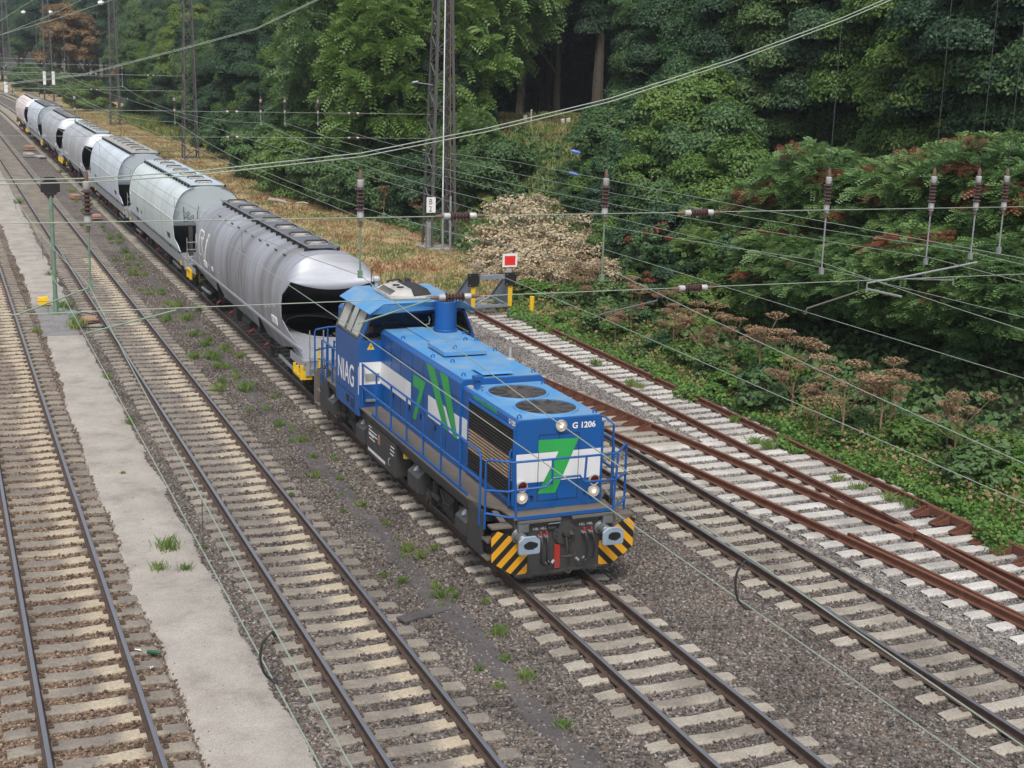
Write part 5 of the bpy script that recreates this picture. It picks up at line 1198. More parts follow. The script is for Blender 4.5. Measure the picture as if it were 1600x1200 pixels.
def catenary(label, xs, y0=-25.0, k0=1.0, hz=6.44, sup=None, drops=True, contact=True, last=5, lo=5.75, zc=5.5):
    ys = [y0]+([21.0, 67.0, 125.0, 179.0, 228.0, 300.0][:last]); t = thing('catenary_line', label, 'overhead line', (0, 0, 0), group='overhead contact lines')
    xat = lambda y: float(np.interp(y, ys, xs[:len(ys)]))+bend(y)
    mp, dp = [], []
    for a, b in zip(ys, ys[1:]):
        n = 12; h0 = hz; L = b-a
        low = lo if L < 50 else lo-.05
        for i in range(n):
            s_ = i/n; y = a+L*s_; mp.append((xat(y), y, low+(h0-low)*(2*s_-1)**2))
        for s_ in (np.arange(1, int(L/8))/int(L/8)): y = a+L*s_; dp.append((y, low+(h0-low)*(2*s_-1)**2))
    mp.append((xat(ys[-1]), ys[-1], hz))
    rad = [(.0066+.00006*max(0, p[1]-20))*k0 for p in mp]
    mb = MB(); mb.tube(mp, .01, 6, 0, rad); mb.build('messenger_wire', M['wire'], t)
    if contact:
        cp = [(xat(y), y, zc) for y in ys]; cp = [p for p in cp]
        full = []
        for a, b in zip(ys, ys[1:]):
            for s_ in (0, .25, .5, .75): y = a+(b-a)*s_; full.append((xat(y)+.0, y, zc))
        full.append((xat(ys[-1]), ys[-1], zc))
        mb = MB(); mb.tube(full, .01, 6, 0, [(.0066+.00006*max(0, p[1]-20))*k0 for p in full]); mb.build('contact_wire', M['wire'], t)
        if drops:
            mb = MB()
            for y, z in dp:
                if 4 < y < 70: mb.cyl((xat(y), y, zc), (xat(y), y, z), .0035+.00003*y, seg=5)
            mb.build('droppers', M['wire_dark'], t)
    return t
k1 = catenary('overhead line above the nearest track at the left edge', [2.05, 2.03, 2.0, 1.8, 1.8, 1.8, 1.8])
k2 = catenary('overhead line above the track between sandy path and train', [5.7, 6.2, 6.25, 6.3, 6.3, 6.3, 6.3])
k3 = catenary('overhead line that passes above the locomotive roof', [9.3, 10.55, 10.75, 10.75, 10.75, 10.75, 10.75], zc=5.55)
k4 = catenary('overhead line above the polished track right of the train', [15.3, 14.85, 14.9, 15.6, 15.7, 15.7, 15.7], zc=5.45)
k5 = catenary('first overhead line above the rusty turnout', [18.6, 17.36, 16.0, 15.7], last=2, contact=True, zc=5.75, lo=6.0)
k6 = catenary('second overhead line above the rusty turnout', [19.6, 18.42, 17.6, 16.0], last=2, contact=False, hz=6.5, lo=6.1)
def jumper(par, x, y, z0, z1, side):
    P = [(x, y+.05, z0), (x-.04*side, y+.03, z0-.02), (x-.085*side, y+.03, z0-.08), (x-.10*side, y+.02, (z0+z1)/2), (x-.08*side, y, z1+.08), (x-.03*side, y-.01, z1+.02), (x, y-.04, z1)]
    Q = []
    for i in range(len(P)-1):
        a, b, c, d = (Vector(P[max(i-1, 0)]), Vector(P[i]), Vector(P[i+1]), Vector(P[min(i+2, len(P)-1)]))
        for k in range(5): t = k/5; Q.append(.5*((2*b)+(c-a)*t+(2*a-5*b+4*c-d)*t*t+(3*b-a-3*c+d)*t**3))
    Q.append(Vector(P[-1])); mb = MB(); mb.tube(Q, .010, 6); o = mb.build('jumper_cable', M['rubber'], par, 0, True)
    for z in (z0, z1): MB().box(x-.012, x+.012, y-.03, y+.03, z-.013, z+.013).build('clamp', M['rubber'], o)
    return o
jumper(k2, 6.02, 9.1, 5.90, 5.51, 1); jumper(k1, 2.04, 9.0, 5.87, 5.51, 1)
# blue markers on a wire over the bank
mk = wire_obj('aerial_cable', [at(705, 240, 64), at(800, 252, 58), at(893, 270, 50), at(1200, 330, 38), at(1600, 404, 28)], .011, None); tag(mk, 'aerial cable with a blue marker running right over the bank', 'cable')
for px, py, Y, lb in ((899, 237, 50, 'upper blue plastic marker in front of the bank'), (896, 271.5, 50, 'lower blue plastic marker clipped to the aerial cable')):
    p = at(px, py, Y); mb = MB(); mb.lathe([(-.2, .02), (-.1, .06), (.12, .06), (.22, .02)], p, (1, -.5, -.25), 8)
    o = mb.build('cable_marker', paint('marker_blue', (.08, .17, .55), .5), None, 0, True); tag(o, lb, 'cable marker')
# ------------------------------------------------------------------ lineside things
sg = thing('signal_post', 'green signal post with a black target plate standing on the sandy path', 'signal', (4.04, 54.5, -.2))
mb = MB(); mb.cyl((0, 0, 0), (0, 0, 4.5), .085, .075, 12); mb.box(-.18, .18, -.14, .14, 0, .05); mb.box(-.10, .10, -.02, .02, 0, .7)
for z in (1.2, 2.4, 3.4): mb.cyl((0, 0, z), (0, 0, z+.08), .10, seg=12)
for x in (-.28, .28): mb.box(x-.03, x+.03, -.03, .03, 0, .28)
mb.build('post', M['green_post'], sg)
mb = MB(); a = .35; c = .13
mb.prism([(-a+c, 4.55), (a-c, 4.55), (a-c, 4.62), (a, 4.66), (a, 5.02), (a-c, 5.08), (a-c*1.2, 5.22), (-a+c*1.2, 5.22), (-a+c, 5.08), (-a, 5.02), (-a, 4.66), (-a+c, 4.62)], 'y', -.03, .03); mb.box(-.24, .24, .03, .30, 4.62, 5.05); mb.box(-.12, .12, -.06, .03, 4.44, 4.60)
mb.build('target_plate', M['black'], sg, .01)
def lbox(name, label, cat, loc, size, mat, rz=0, legs=True):
    x, y, z = size; mb = MB(); mb.hexa([(-x/2, -y/2, .05), (x/2, -y/2, .05), (x/2, y/2, .05), (-x/2, y/2, .05)], [(-x*.45, -y*.42, z), (x*.45, -y*.42, z), (x*.45, y*.42, z), (-x*.45, y*.42, z)])
    mb.box(-x*.52, x*.52, -y*.52, y*.52, z*.62, z*.70)
    if legs: mb.box(-x*.35, x*.35, -y*.3, y*.3, -.1, .06)
    o = mb.build(name, M[mat], None, .015); o.location = loc; o.rotation_euler = (0, 0, rz); return tag(o, label, cat)
lbox('junction_box', 'yellow junction box beside the green signal post', 'box', (3.72, 56.4, -.2), (.42, .32, .36), 'yellow_bright')
lbox('junction_box', 'small grey junction box just right of the green signal post foot', 'box', (4.55, 53.4, -.2), (.28, .25, .32), 'green_post')
lbox('track_magnet', 'brown box beside the rail near the green signal post', 'box', (5.05, 52.6, -.22), (.45, .6, .22), 'magnet_box', .2, False)
p = atz(117, 308, -.1); lbox('track_magnet', 'orange-brown box in the ballast left of the hanging insulator', 'box', (p.x, p.y, -.2), (.55, .9, .30), 'magnet_box', .3, False)
p = atz(150, 340, -.1); lbox('track_magnet', 'orange-brown box in the ballast right below the hanging insulator', 'box', (p.x, p.y, -.2), (.5, .8, .30), 'magnet_box', .1, False)
p = atz(46, 233, -.1); lbox('cable_box', 'tan box in the weeds beside the far wagons', 'box', (p.x, p.y, -.2), (.9, 1.2, .45), 'magnet_box', .2)
p = atz(45, 243, -.1); lbox('cable_box', 'pale box in front of the tan box beside the far wagons', 'box', (p.x, p.y, -.2), (.8, 1.3, .35), 'grey_box', .2)
p = atz(63, 245, -.1); lbox('cable_box', 'low pale lid in the ballast close to the far wagons', 'box', (p.x, p.y, -.2), (.7, 1.6, .22), 'grey_box', .2)
o = MB().box(-.55, .55, -.14, .14, 0, .05).build('concrete_lid', M['asphalt'], None, .01); o.location = atz(662, 961, -.225); o.rotation_euler = (0, .03, .35); tag(o, 'loose dark concrete lid lying at the edge of the dark grit walkway', 'lid')
def cables(label, pts):
    mb = MB()
    mb.tube(pts, .022, 6)
    tag(mb.build('track_cable', M['rubber']), label, 'cable')
for lb, q in (('black cable looping from the signal post foot to the rail, farthest of three', [(4.6, 53.3, -.15), (4.9, 53.8, -.05), (5.4, 53.9, -.15)]), ('black cable at the rail beside the signal post, middle of three', [(4.7, 52.6, -.15), (5.0, 52.2, -.08), (5.45, 52.3, -.15)]), ('black cable at the rail beside the signal post, nearest of three', [(4.7, 51.4, -.15), (5.0, 51.0, -.10), (5.45, 51.2, -.15)])): cables(lb, q)
# buffer stop
bs = thing('buffer_stop', 'grey steel buffer stop with black blocks and yellow edges ending the rusty siding', 'buffer stop', (20.5, 50.9, 0))
mb = MB()
for s_ in (-1, 1):
    x = s_*.80; mb.prism([(0, 0), (0, 1.38), (.25, 1.42), (2.1, .02), (2.1, -.16), (0, -.16)], 'x', x-.02, x+.02)
    mb.box(x-.07, x+.07, -.02, .04, -.16, 1.40)
    mb.hexa([(x-.06, .2, 1.36), (x+.06, .2, 1.36), (x+.06, 2.15, -.02), (x-.06, 2.15, -.02)], [(x-.06, .22, 1.42), (x+.06, .22, 1.42), (x+.06, 2.2, .03), (x-.06, 2.2, .03)])
mb.box(-.80, .80, .0, .14, 1.16, 1.34); mb.box(-.80, .80, .0, .10, .02, .14); mb.box(-.8, .8, 1.9, 2.0, -.1, .05)
mb.tube([(-.75, .05, .1), (0, .05, .48), (.75, .05, .1)], .04, 6); mb.tube([(-.75, .4, .05), (0, 1.6, .05)], .04, 6); mb.tube([(.75, .4, .05), (0, 1.6, .05)], .04, 6)
mb.build('side_frames', M['bufferstop'], bs, .008)
for s_ in (-1, 1):
    mb = MB(); mb.box(s_*.80-.23, s_*.80+.23, -.16, -.03, .92, 1.44); blk = mb.build('stop_block', M['black'], bs, .01)
    mb = MB()
    for dx in (-.18, .18):
        for dz in (.98, 1.38): mb.cyl((s_*.80+dx, -.16, dz), (s_*.80+dx, -.175, dz), .022, seg=8)
    mb.build('bolts', M['steel'], blk)
    mb = MB(); mb.hexa([(s_*.80-.08, -.10, .06), (s_*.80+.08, -.10, .06), (s_*.80+.08, -.04, .06), (s_*.80-.08, -.04, .06)], [(s_*.80-.11+s_*0, -.10, .90), (s_*.80+.09, -.10, .90), (s_*.80+.09, -.04, .90), (s_*.80-.11, -.04, .90)]); mb.build('yellow_edge', M['yellow_bright'], bs)
mb = MB(); mb.box(.62, .84, -.06, -.03, 1.44, 1.66); mb.box(.66, .70, -.03, -.01, 1.2, 1.7); mb.build('sign_bracket', M['grey_box'], bs)
st = thing('stop_sign', 'red square with white border mounted above the buffer stop', 'sign', (21.25, 50.84, 1.66))
mb = MB(); mb.box(-.32, .32, -.03, 0, 0, .54); mb.build('plate', M['sign_white'], st, .005)
mb = MB(); mb.box(-.235, .235, -.034, -.03, .075, .455); mb.build('red_field', M['sign_red'], st)
o = MB().cyl((0, 0, -.4), (0, 0, .42), .10, seg=12).build('marker_post', M['yellow_bright']); o.location = (22.05, 50.3, .1); tag(o, 'short yellow post in the weeds right of the buffer stop', 'post')
# white boundary stones on the edge of the wood
for (px, py, h, lb) in ((820, 193, 1.5, 'pale square stone at the left end of the row below the dark wood'), (878.5, 190, 1.2, 'pale stone with a slanted top, third in the row below the dark wood'), (887.5, 187, 1.3, 'grey stone standing close behind the slanted pale stone'), (911.5, 190, 1.15, 'rounded pale stone half hidden in the bushes at the right end of the row'), (829.5, 188, 2.3, 'thin white stake at the left end of the row of stones')):
    p = hit(px, 197 if px < 850 else 199) or at(px, py, 88); thin = 'stake' in lb
    w = .07 if thin else .15
    mb = MB(); mb.hexa([(-w, -w*.7, -.5), (w, -w*.7, -.5), (w, w*.7, -.5), (-w, w*.7, -.5)], [(-w*.9, -w*.6, h*.5-.05), (w*.9, -w*.6, h*.5), (w*.9, w*.6, h*.5), (-w*.9, w*.6, h*.5-.05)])
    o = mb.build('boundary_stake' if thin else 'boundary_stone', M['stone'], None, .04); o.location = p; tag(o, lb, 'stake' if thin else 'stone')
def log(label, a, b, r):
    mb = MB(); a, b = Vector(a), Vector(b); mid = (a+b)/2+Vector((0, 0, .05)); mb.tube([a, (a*.6+b*.4)+Vector((0, 0, .03)), mid, b], r, 8, 0, [r, r*.95, r*.9, r*.7]); tag(mb.build('log', M['dead_wood'], None, 0, True), label, 'log')
pa, pb = atz(421, 312, .55), atz(449, 317, .55); log('pale weathered log lying in the dry grass beyond the silver wagon', pa, pb, .13)
pa, pb = atz(464, 317, .6), atz(482, 318, .6); log('short thin branch lying right of the weathered log', pa, pb, .06)
p = at(201, 147, 225); o = MB().box(-.35, .35, -.2, .2, -1.2, 1.4).build('white_post', M['sign_white'], None, .05); o.location = p; tag(o, 'small white post in the weeds left of the second mast', 'post')
p = at(9, 132, 262); o = MB().box(-.32, .32, -.2, .2, -1.4, .45).build('white_board', M['sign_white'], None, .05); o.location = p; tag(o, 'white board beside the rails at the far left bend', 'sign')
# litter
for k, (px, py, c, lb) in enumerate(((241, 1021, 'glass_green', 'green bottle lying in the ballast beside the nearest track'), (216, 1017, 'sign_white', 'crumpled white paper beside the green bottle'), (235, 1045, 'sign_white', 'white scrap lying below the green bottle'), (500/4+0, 775, 'sign_white', 'white scrap on the rail edge of the nearest track'))):
    if c == 'glass_green' and c not in M: M[c] = paint('bottle_green', (.02, .09, .05), .2)
    p = atz(px, py, -.17); r = random.Random(k); mb = MB()
    if k == 0:
        mb.lathe([(-.13, .02), (-.12, .035), (.04, .037), (.08, .02), (.13, .014)], (0, 0, .02), (1, -.6, 0), 10)
    else:
        n = 7; vs = [(r.uniform(-.07, .07), r.uniform(-.06, .06), r.uniform(0, .05)) for i in range(n)]; mb.add(vs, [(0, 1, 2), (1, 2, 3), (2, 3, 4), (3, 4, 5), (4, 5, 6)])
    o = mb.build('bottle' if k == 0 else 'paper_scrap', M[c]); o.location = p; tag(o, lb, 'bottle' if k == 0 else 'litter')
# ------------------------------------------------------------------ vegetation
def leaves_np(rs, C, Nrm, size, asp=.6, fold=.15):
    """diamond leaves: centres C, normals Nrm, sizes; returns verts, faces"""
    n = len(C); t = rs.normal(size=(n, 3)); t -= Nrm*(t*Nrm).sum(1)[:, None]; t /= np.linalg.norm(t, axis=1)[:, None]+1e-9
    b = np.cross(Nrm, t); L = size[:, None]
    v = np.stack([C-t*L*.5, C+b*L*asp*.5+Nrm*L*fold, C+t*L*.5, C-b*L*asp*.5+Nrm*L*fold], 1)
    return v.reshape(-1, 3), np.arange(n*4).reshape(n, 4)
def fronds_np(rs, C, D, size, pairs=5):
    """pinnate leaves: pairs of leaflets along a drooping stalk"""
    n = len(C); D = D/np.linalg.norm(D, axis=1)[:, None]; up = np.array([0, 0, 1.0])
    side = np.cross(D, up+rs.normal(size=(n, 3))*.8); side /= np.linalg.norm(side, axis=1)[:, None]+1e-9
    nn = np.cross(side, D); V = []
    for k in range(pairs):
        s = (k+.6)/pairs; base = C+D*(size*s)[:, None]-up*(size*s*s*.35)[:, None]
        for q in (-1, 1):
            w = size*.34*(1-.45*abs(s-.45)); d = side*q+D*.35-up*.25; d /= np.linalg.norm(d, axis=1)[:, None]
            f = np.cross(d, nn); f /= np.linalg.norm(f, axis=1)[:, None]+1e-9; hw = (size*.095)[:, None]
            V.append(np.stack([base, base+d*(w*.55)[:, None]+f*hw, base+d*w[:, None], base+d*(w*.55)[:, None]-f*hw], 1))
    v = np.concatenate(V, 0)
    return v.reshape(-1, 3), np.arange(len(v)*4).reshape(len(v), 4)
def np_mesh(name, V, F, mats, mi=None):
    me = bpy.data.meshes.new(name); me.vertices.add(len(V)); me.vertices.foreach_set('co', V.astype(np.float32).ravel())
    n = len(F); me.loops.add(n*4); me.loops.foreach_set('vertex_index', F.astype(np.int32).ravel()); me.polygons.add(n)
    me.polygons.foreach_set('loop_start', np.arange(0, n*4, 4, dtype=np.int32))
    for m in mats: me.materials.append(m)
    if mi is not None: me.polygons.foreach_set('material_index', mi.astype(np.int32))
    me.update(calc_edges=True); return me
def crown(seed, rx, rz, zc, lobes, per, lsize, kind='leaf', lobe_r=(.7, 1.3), red=0.0, flat=1.0, skirt=False):
    """crown as many leafy clumps spread through an uneven volume; returns arrays and the lobe centres"""
    rs = np.random.RandomState(seed); V = []; F = []; MI = []; off = 0; cs = []
    bump = rs.normal(size=(5, 3)); bump /= np.linalg.norm(bump, axis=1)[:, None]; amp = rs.uniform(-.28, .30, 5)
    for k in range(lobes):
        d = rs.normal(size=3); d /= np.linalg.norm(d)
        if d[2] < -.35 and not skirt: d[2] *= -.6
        g = 1+sum(a*max(0, float(d@b))**3 for a, b in zip(amp, bump))
        rad = rs.uniform(.45, 1.0)**.55*g
        c = np.array([d[0]*rx*rad, d[1]*rx*rad, zc+d[2]*rz*rad]); cs.append(c)
        r = rs.uniform(*lobe_r); n = int(per*(r/np.mean(lobe_r))**2*rs.uniform(.7, 1.2))
        q = rs.normal(size=(n, 3)); q /= np.linalg.norm(q, axis=1)[:, None]
        q[:, 2] = np.where(q[:, 2] < -.3, -q[:, 2]*rs.uniform(.2, 1, n), q[:, 2])
        P = c+q*np.array([r, r, r*.72*flat])*rs.uniform(.55, 1.08, n)[:, None]
        N = q*.8+d*.4+np.array([0, 0, .55])+rs.normal(size=(n, 3))*.45; N /= np.linalg.norm(N, axis=1)[:, None]
        sz = lsize*rs.uniform(.5, 1.0, n)**.7*1.45
        if kind == 'frond':
            D = q*.7+d*.45+rs.normal(size=(n, 3))*.6+np.array([0, 0, -.15]); v, f = fronds_np(rs, P, D, sz)
        else: v, f = leaves_np(rs, P, N, sz, .62)
        V.append(v); F.append(f+off); off += len(v); MI.append(np.full(len(f), 1 if (rs.rand() < red and (kind != 'frond' or d[2] > -.1)) else 0))
    return np.concatenate(V), np.concatenate(F), np.concatenate(MI), cs
def trunk_mb(seed, h, r, cs, ztop, nl=7, lean=.04):
    rs = random.Random(seed); mb = MB(); x = y = 0; pts = []; rad = []
    n = 7
    for i in range(n+1):
        t_ = i/n; pts.append((x, y, -1.0+(h+1)*t_)); rad.append(r*(1.25 if i == 0 else 1-.75*t_)); x += rs.uniform(-1, 1)*lean*h/4; y += rs.uniform(-1, 1)*lean*h/4
    mb.tube(pts, r, 8, 0, rad)
    order = sorted(cs, key=lambda c: rs.random())[:nl]
    for c in order:
        z0 = min(max(c[2]-abs(c[0])-abs(c[1])*.6-1, h*.25), h*.85); t_ = (z0+1)/(h+1); i = min(int(t_*n), n-1); f = t_*n-i
        b = Vector(pts[i])*(1-f)+Vector(pts[i+1])*f; e = Vector(c); m_ = b.lerp(e, .5)+Vector((0, 0, .3)); rr = r*(1-.75*t_)*.55
        mb.tube([b, m_, e], rr, 6, 0, [rr, rr*.65, rr*.2])
    return mb
PROTO = {}
def proto(key, seed, h, rx, rz, zc, lobes, per, ls, leafm, kind='leaf', lobe_r=(.7, 1.3), red=0, redm='leaf_red', wood='wood', tr=.2, nl=7, flat=1.0, skirt=False):
    V, F, MI, cs = crown(seed, rx, rz, zc, lobes, per, ls, kind, lobe_r, red, flat, skirt)
    cm = np_mesh('crown', V, F, [M[leafm], M[redm]], MI); tm = trunk_mb(seed, h, tr, cs, h, nl).mesh('trunk', M[wood], True)
    PROTO[key] = (cm, tm)
def plant(key, loc, s=1.0, rz=0, label='', cat='tree', group=None, name='tree', sz=None, leaf=None):
    cm, tm = PROTO[key]; t = thing(name, label, cat, loc, rz, group); t.scale = (s, s, sz or s)
    if leaf and leaf != cm.materials[0].name:
        k2 = (key, leaf)
        if k2 not in PROTO: c2 = cm.copy(); c2.materials[0] = M[leaf]; PROTO[k2] = (c2, tm)
        cm = PROTO[k2][0]
    for nm, me in (('trunk' if cat != 'shrub' else 'stems', tm), ('crown' if cat != 'shrub' else 'foliage', cm)):
        o = bpy.data.objects.new(nm, me); col.objects.link(o); o.parent = t
    return t
# broad trees are about 13 m high, 8 m wide at scale 1
for k in range(4): proto('oak%d' % k, 10+k, 11, 4.0, 5.6, 7.2, 105, 1500, .135, ('leaf', 'leaf_dark', 'leaf', 'leaf_dark')[k], lobe_r=(.65, 1.35), tr=.28)
for k in range(3): proto('rob%d' % k, 30+k, 8, 3.4, 4.3, 5.2, 190, 40, .46, 'leaf_feather', 'frond', (.35, .70), red=(0, .17, .09)[k], tr=.16, flat=1.05, skirt=True)
for k in range(2): proto('low%d' % k, 80+k, 8, 4.3, 5.4, 5.0, 125, 1400, .135, ('leaf', 'leaf_dark')[k], lobe_r=(.65, 1.35), tr=.25, skirt=True)
for k in range(3): proto('shrub%d' % k, 50+k, 2.2, 1.9, 1.5, 1.5, 44, 420, .125, ('leaf_light', 'leaf', 'leaf_dark')[k], lobe_r=(.4, .75), tr=.06, nl=10, skirt=True)
for k in range(2): proto('bramble%s' % ('', '_dense')[k], 58+k, 1.2, 1.9, 1.2, 1.1, 34, 85, .30, ('leaf_light', 'leaf')[k], lobe_r=(.4, .8), tr=.05, nl=8, skirt=True)
proto('dead', 61, 2.4, 1.8, 1.5, 1.4, 34, 75, .17, 'leaf_dead', lobe_r=(.3, .9), wood='dead_wood', tr=.035, nl=34, skirt=True)
proto('redshrub', 63, 3.0, 1.5, 1.5, 2.0, 70, 90, .13, 'leaf', lobe_r=(.18, .36), red=.33, tr=.06, nl=8, skirt=True)
proto('gold', 65, 10, 3.6, 5.2, 7.0, 80, 420, .24, 'leaf', lobe_r=(.7, 1.3), red=.55, redm='leaf_gold', tr=.25)
rt = random.Random(99)
def place(key, x, y, s, label, group=None, cat='tree', name='tree', sz=None, leaf=None, dz=0):
    return plant(key, (x, y, ground(x, y)-.1+dz), s, rt.uniform(0, 6.28), label, cat, group, name, sz, leaf)
# wood edge along the far side of the clearing
G1 = 'dense broadleaf trees along the dry clearing'
y = 86.0; k = 0
while y < 215:
    x = 29.8+rt.uniform(-.8, 1.2)-1.2*sstep(85, 115, y)+bend(y)
    kk = rt.choice(('low0', 'low1', 'oak0', 'oak1', 'low0', 'low1')); place(kk, x, y, rt.uniform(.80, 1.0)*(1+.0012*(y-70)), 'dense broadleaf tree in the front row of the wood beyond the hopper wagons', G1, leaf=rt.choice(('leaf', 'leaf_dark', 'leaf', 'leaf_light')) if rt.random() < .8 else None)
    y += rt.uniform(4.2, 5.6); k += 1
G2 = 'taller trees behind the front row of the wood'
for row, (dx, sc) in enumerate(((7.5, 1.15), (15.0, 1.3))):
    y = 70+row*12
    while y < (250, 215)[row]:
        xx = 30+dx+rt.uniform(-1.5, 1.5)+bend(y)
        if xx/y < .345: place('oak%d' % rt.randrange(4), xx, y, sc*rt.uniform(.92, 1.1)*(1+.0014*(y-70)), 'taller broadleaf tree behind the front row of the wood', G2, leaf=rt.choice(('leaf_dark', 'leaf_dark', 'leaf')))
        y += rt.uniform(6.0, 8.0)
G3 = 'distant trees that close the view at the bend'
for row in range(3):
    for i in range(11):
        y = 262+i*8+rt.uniform(-2, 2)+row*6; x = 27.5+row*7+rt.uniform(-2, 2)+bend(y)*1.05
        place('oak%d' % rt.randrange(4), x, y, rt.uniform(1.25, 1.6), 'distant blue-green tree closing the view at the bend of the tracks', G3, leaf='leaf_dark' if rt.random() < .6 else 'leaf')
for row in range(2):
    for i in range(9):
        place('oak%d' % rt.randrange(4), -22+i*5.5+rt.uniform(-1.5, 1.5), 366+row*12+rt.uniform(-3, 3), rt.uniform(1.5, 1.9), 'distant blue-green tree closing the view at the bend of the tracks', G3, leaf='leaf_dark')
p = at(100, 60, 250); place('gold', p.x+.8, 250, 1.35, 'tree with orange autumn foliage behind the mast with two white plates', leaf='leaf_gold')
p = at(200, 95, 205); place('gold', p.x+1, 205, .75, 'smaller tree with yellowing leaves right of the slender mast')
# bright weeds and bushes in front of that edge
GW = 'green bushes along the foot of the wood beyond the wagons'
for (px, py, Y, s, kk, lf) in ((335, 205, 130, 1.2, 0, None), (315, 190, 140, 1.2, 0, 'leaf'), (230, 150, 190, 1.3, 0, None), (350, 200, 122, 1.7, 1, None), (385, 235, 104, 1.5, 0, 'leaf_feather'), (430, 268, 94, 1.5, 0, 'leaf_feather'), (455, 272, 90, 1.6, 0, None), (490, 283, 86, 1.5, 1, None), (530, 300, 82, 1.4, 0, 'leaf'), (570, 305, 79, 1.3, 1, None), (610, 312, 77, 1.3, 0, 'leaf'), (650, 318, 74, 1.3, 2, None), (735, 330, 72, 1.3, 1, None), (760, 330, 70, 1.4, 1, None), (140, 140, 215, 1.6, 0, None), (110, 145, 225, 1.5, 0, None), (60, 118, 285, 2.0, 0, None), (30, 122, 300, 2.0, 0, None), (100, 128, 270, 2.0, 0, None)):
    p = at(px, py, Y); place('shrub%d' % kk, p.x+1.6, Y+3, s*.9, 'green bush at the foot of the wood beyond the hopper wagons', GW, 'shrub', 'bush', leaf=lf)
# lighter tree and feathery tree behind the large mast
p = at(625, 260, 86); place('rob0', p.x, 86, 1.55, 'light yellow-green tree rising left of the large mast', leaf='leaf_light')
p = at(575, 200, 96); place('rob0', p.x, 97, 1.7, 'taller feathery tree standing behind the yellow-green one left of the large mast', leaf='leaf')
p = at(752, 130, 90); place('rob0', p.x, 90, 1.55, 'tall feathery tree right behind the large mast', leaf='leaf_feather', sz=1.9, dz=1.6)
p = at(740, 262, 78); place('rob0', p.x, 79, .55, 'feathery sapling right of the large mast')
# bank in the middle with the row of stones
GB = 'bushes on the bank below the dark wood'
rb = random.Random(41)
def bush(px, py, s_, keys=('shrub0', 'shrub1', 'shrub2'), leaf=None, squash=1.0):
    p = hit(px, py)
    if p: plant(rb.choice(keys), (p.x, p.y, p.z-.15), s_, rb.uniform(0, 6.28), 'leafy bush on the bank below the dark wood', 'shrub', GB, 'bush', s_*squash*rb.uniform(.8, 1.15), leaf)
for (px, py, s_) in ((965, 232, .95), (985, 232, 1.2), (1030, 240, 1.3), (1075, 250, 1.3), (930, 262, .9), (970, 275, 1.1), (1015, 285, 1.2), (1065, 290, 1.2), (1115, 300, 1.2), (1000, 250, 1.2), (1055, 262, 1.3),
                    (910, 300, .7), (950, 318, .8), (990, 330, .95), (1035, 335, 1.05), (1085, 345, 1.1), (1140, 350, 1.1), (900, 340, .6), (940, 358, .7), (980, 375, .85), (1025, 385, 1.0), (1075, 395, 1.0), (1130, 400, 1.0),
                    (965, 415, .65), (1005, 428, .75), (1050, 440, .8), (1100, 450, .85), (1150, 455, .9), (1190, 470, .9), (1010, 465, .55), (1060, 480, .65), (1110, 495, .7), (1165, 505, .8), (1220, 515, .8)):
    bush(px+rb.uniform(-12, 12), py, s_, ('shrub1', 'shrub2', 'shrub1', 'shrub0') if py < 300 else ('shrub1', 'shrub2', 'shrub0'))
for (px, py, s_) in ((845, 262, .3), (878, 255, .35), (815, 300, .35), (860, 295, .4), (890, 275, .45), (835, 315, .5), (875, 320, .5), (770, 330, .6), (745, 320, .7), (750, 290, .6), (762, 262, .5)):
    bush(px, py, s_, ('bramble',), rb.choice((None, 'leaf', 'goldenrod')), .8)
p = hit(1022, 462); place('redshrub', p.x, p.y, .85, 'bush with rust-red leaves in the middle of the bank', None, 'shrub', 'bush')
p = hit(1012, 492); place('redshrub', p.x, p.y, .5, 'small bush with rust-red leaves low on the bank', None, 'shrub', 'bush')
# withered knotweed
GD = 'withered tan bushes behind the buffer stop'
for (px, py, Y, s) in ((785, 375, 60, .85), (815, 355, 61, .9), (850, 372, 58.5, .8), (872, 395, 57.5, .85), (905, 395, 56.5, .75), (800, 412, 57.5, .7), (845, 425, 56.0, .7), (885, 432, 55, .75), (925, 425, 54.5, .7), (762, 405, 60, .55), (935, 395, 58, .6), (820, 445, 54.8, .5), (755, 432, 58.5, .45), (950, 445, 52.5, .55), (860, 455, 53.6, .45), (835, 325, 64, .6), (780, 440, 56.5, .4)):
    p = at(px, py, Y); plant('dead', (p.x, Y, max(ground(p.x, Y)-.2, p.z-1.3*s)), s*rt.uniform(.85, 1.2), rt.uniform(0, 6.28), 'withered tan bush on the bank behind the buffer stop', 'shrub', GD, 'bush', sz=s*rt.uniform(.7, 1.15))
GV = 'small green bushes between the siding and the bank'
for i in range(34):
    Y = 24+i*.95+rt.uniform(-.6, .6); x = 22.4+rt.uniform(0, 2.6)+(.8 if Y < 30 else 0); s_ = rt.uniform(.22, .55)
    place(rt.choice(('bramble', 'bramble_dense')), x, Y, s_, 'small green bush between the siding and the shaded bank', GV, 'shrub', 'bush', sz=s_*rt.uniform(.6, 1.1), leaf=rt.choice((None, 'leaf', 'ivy')))
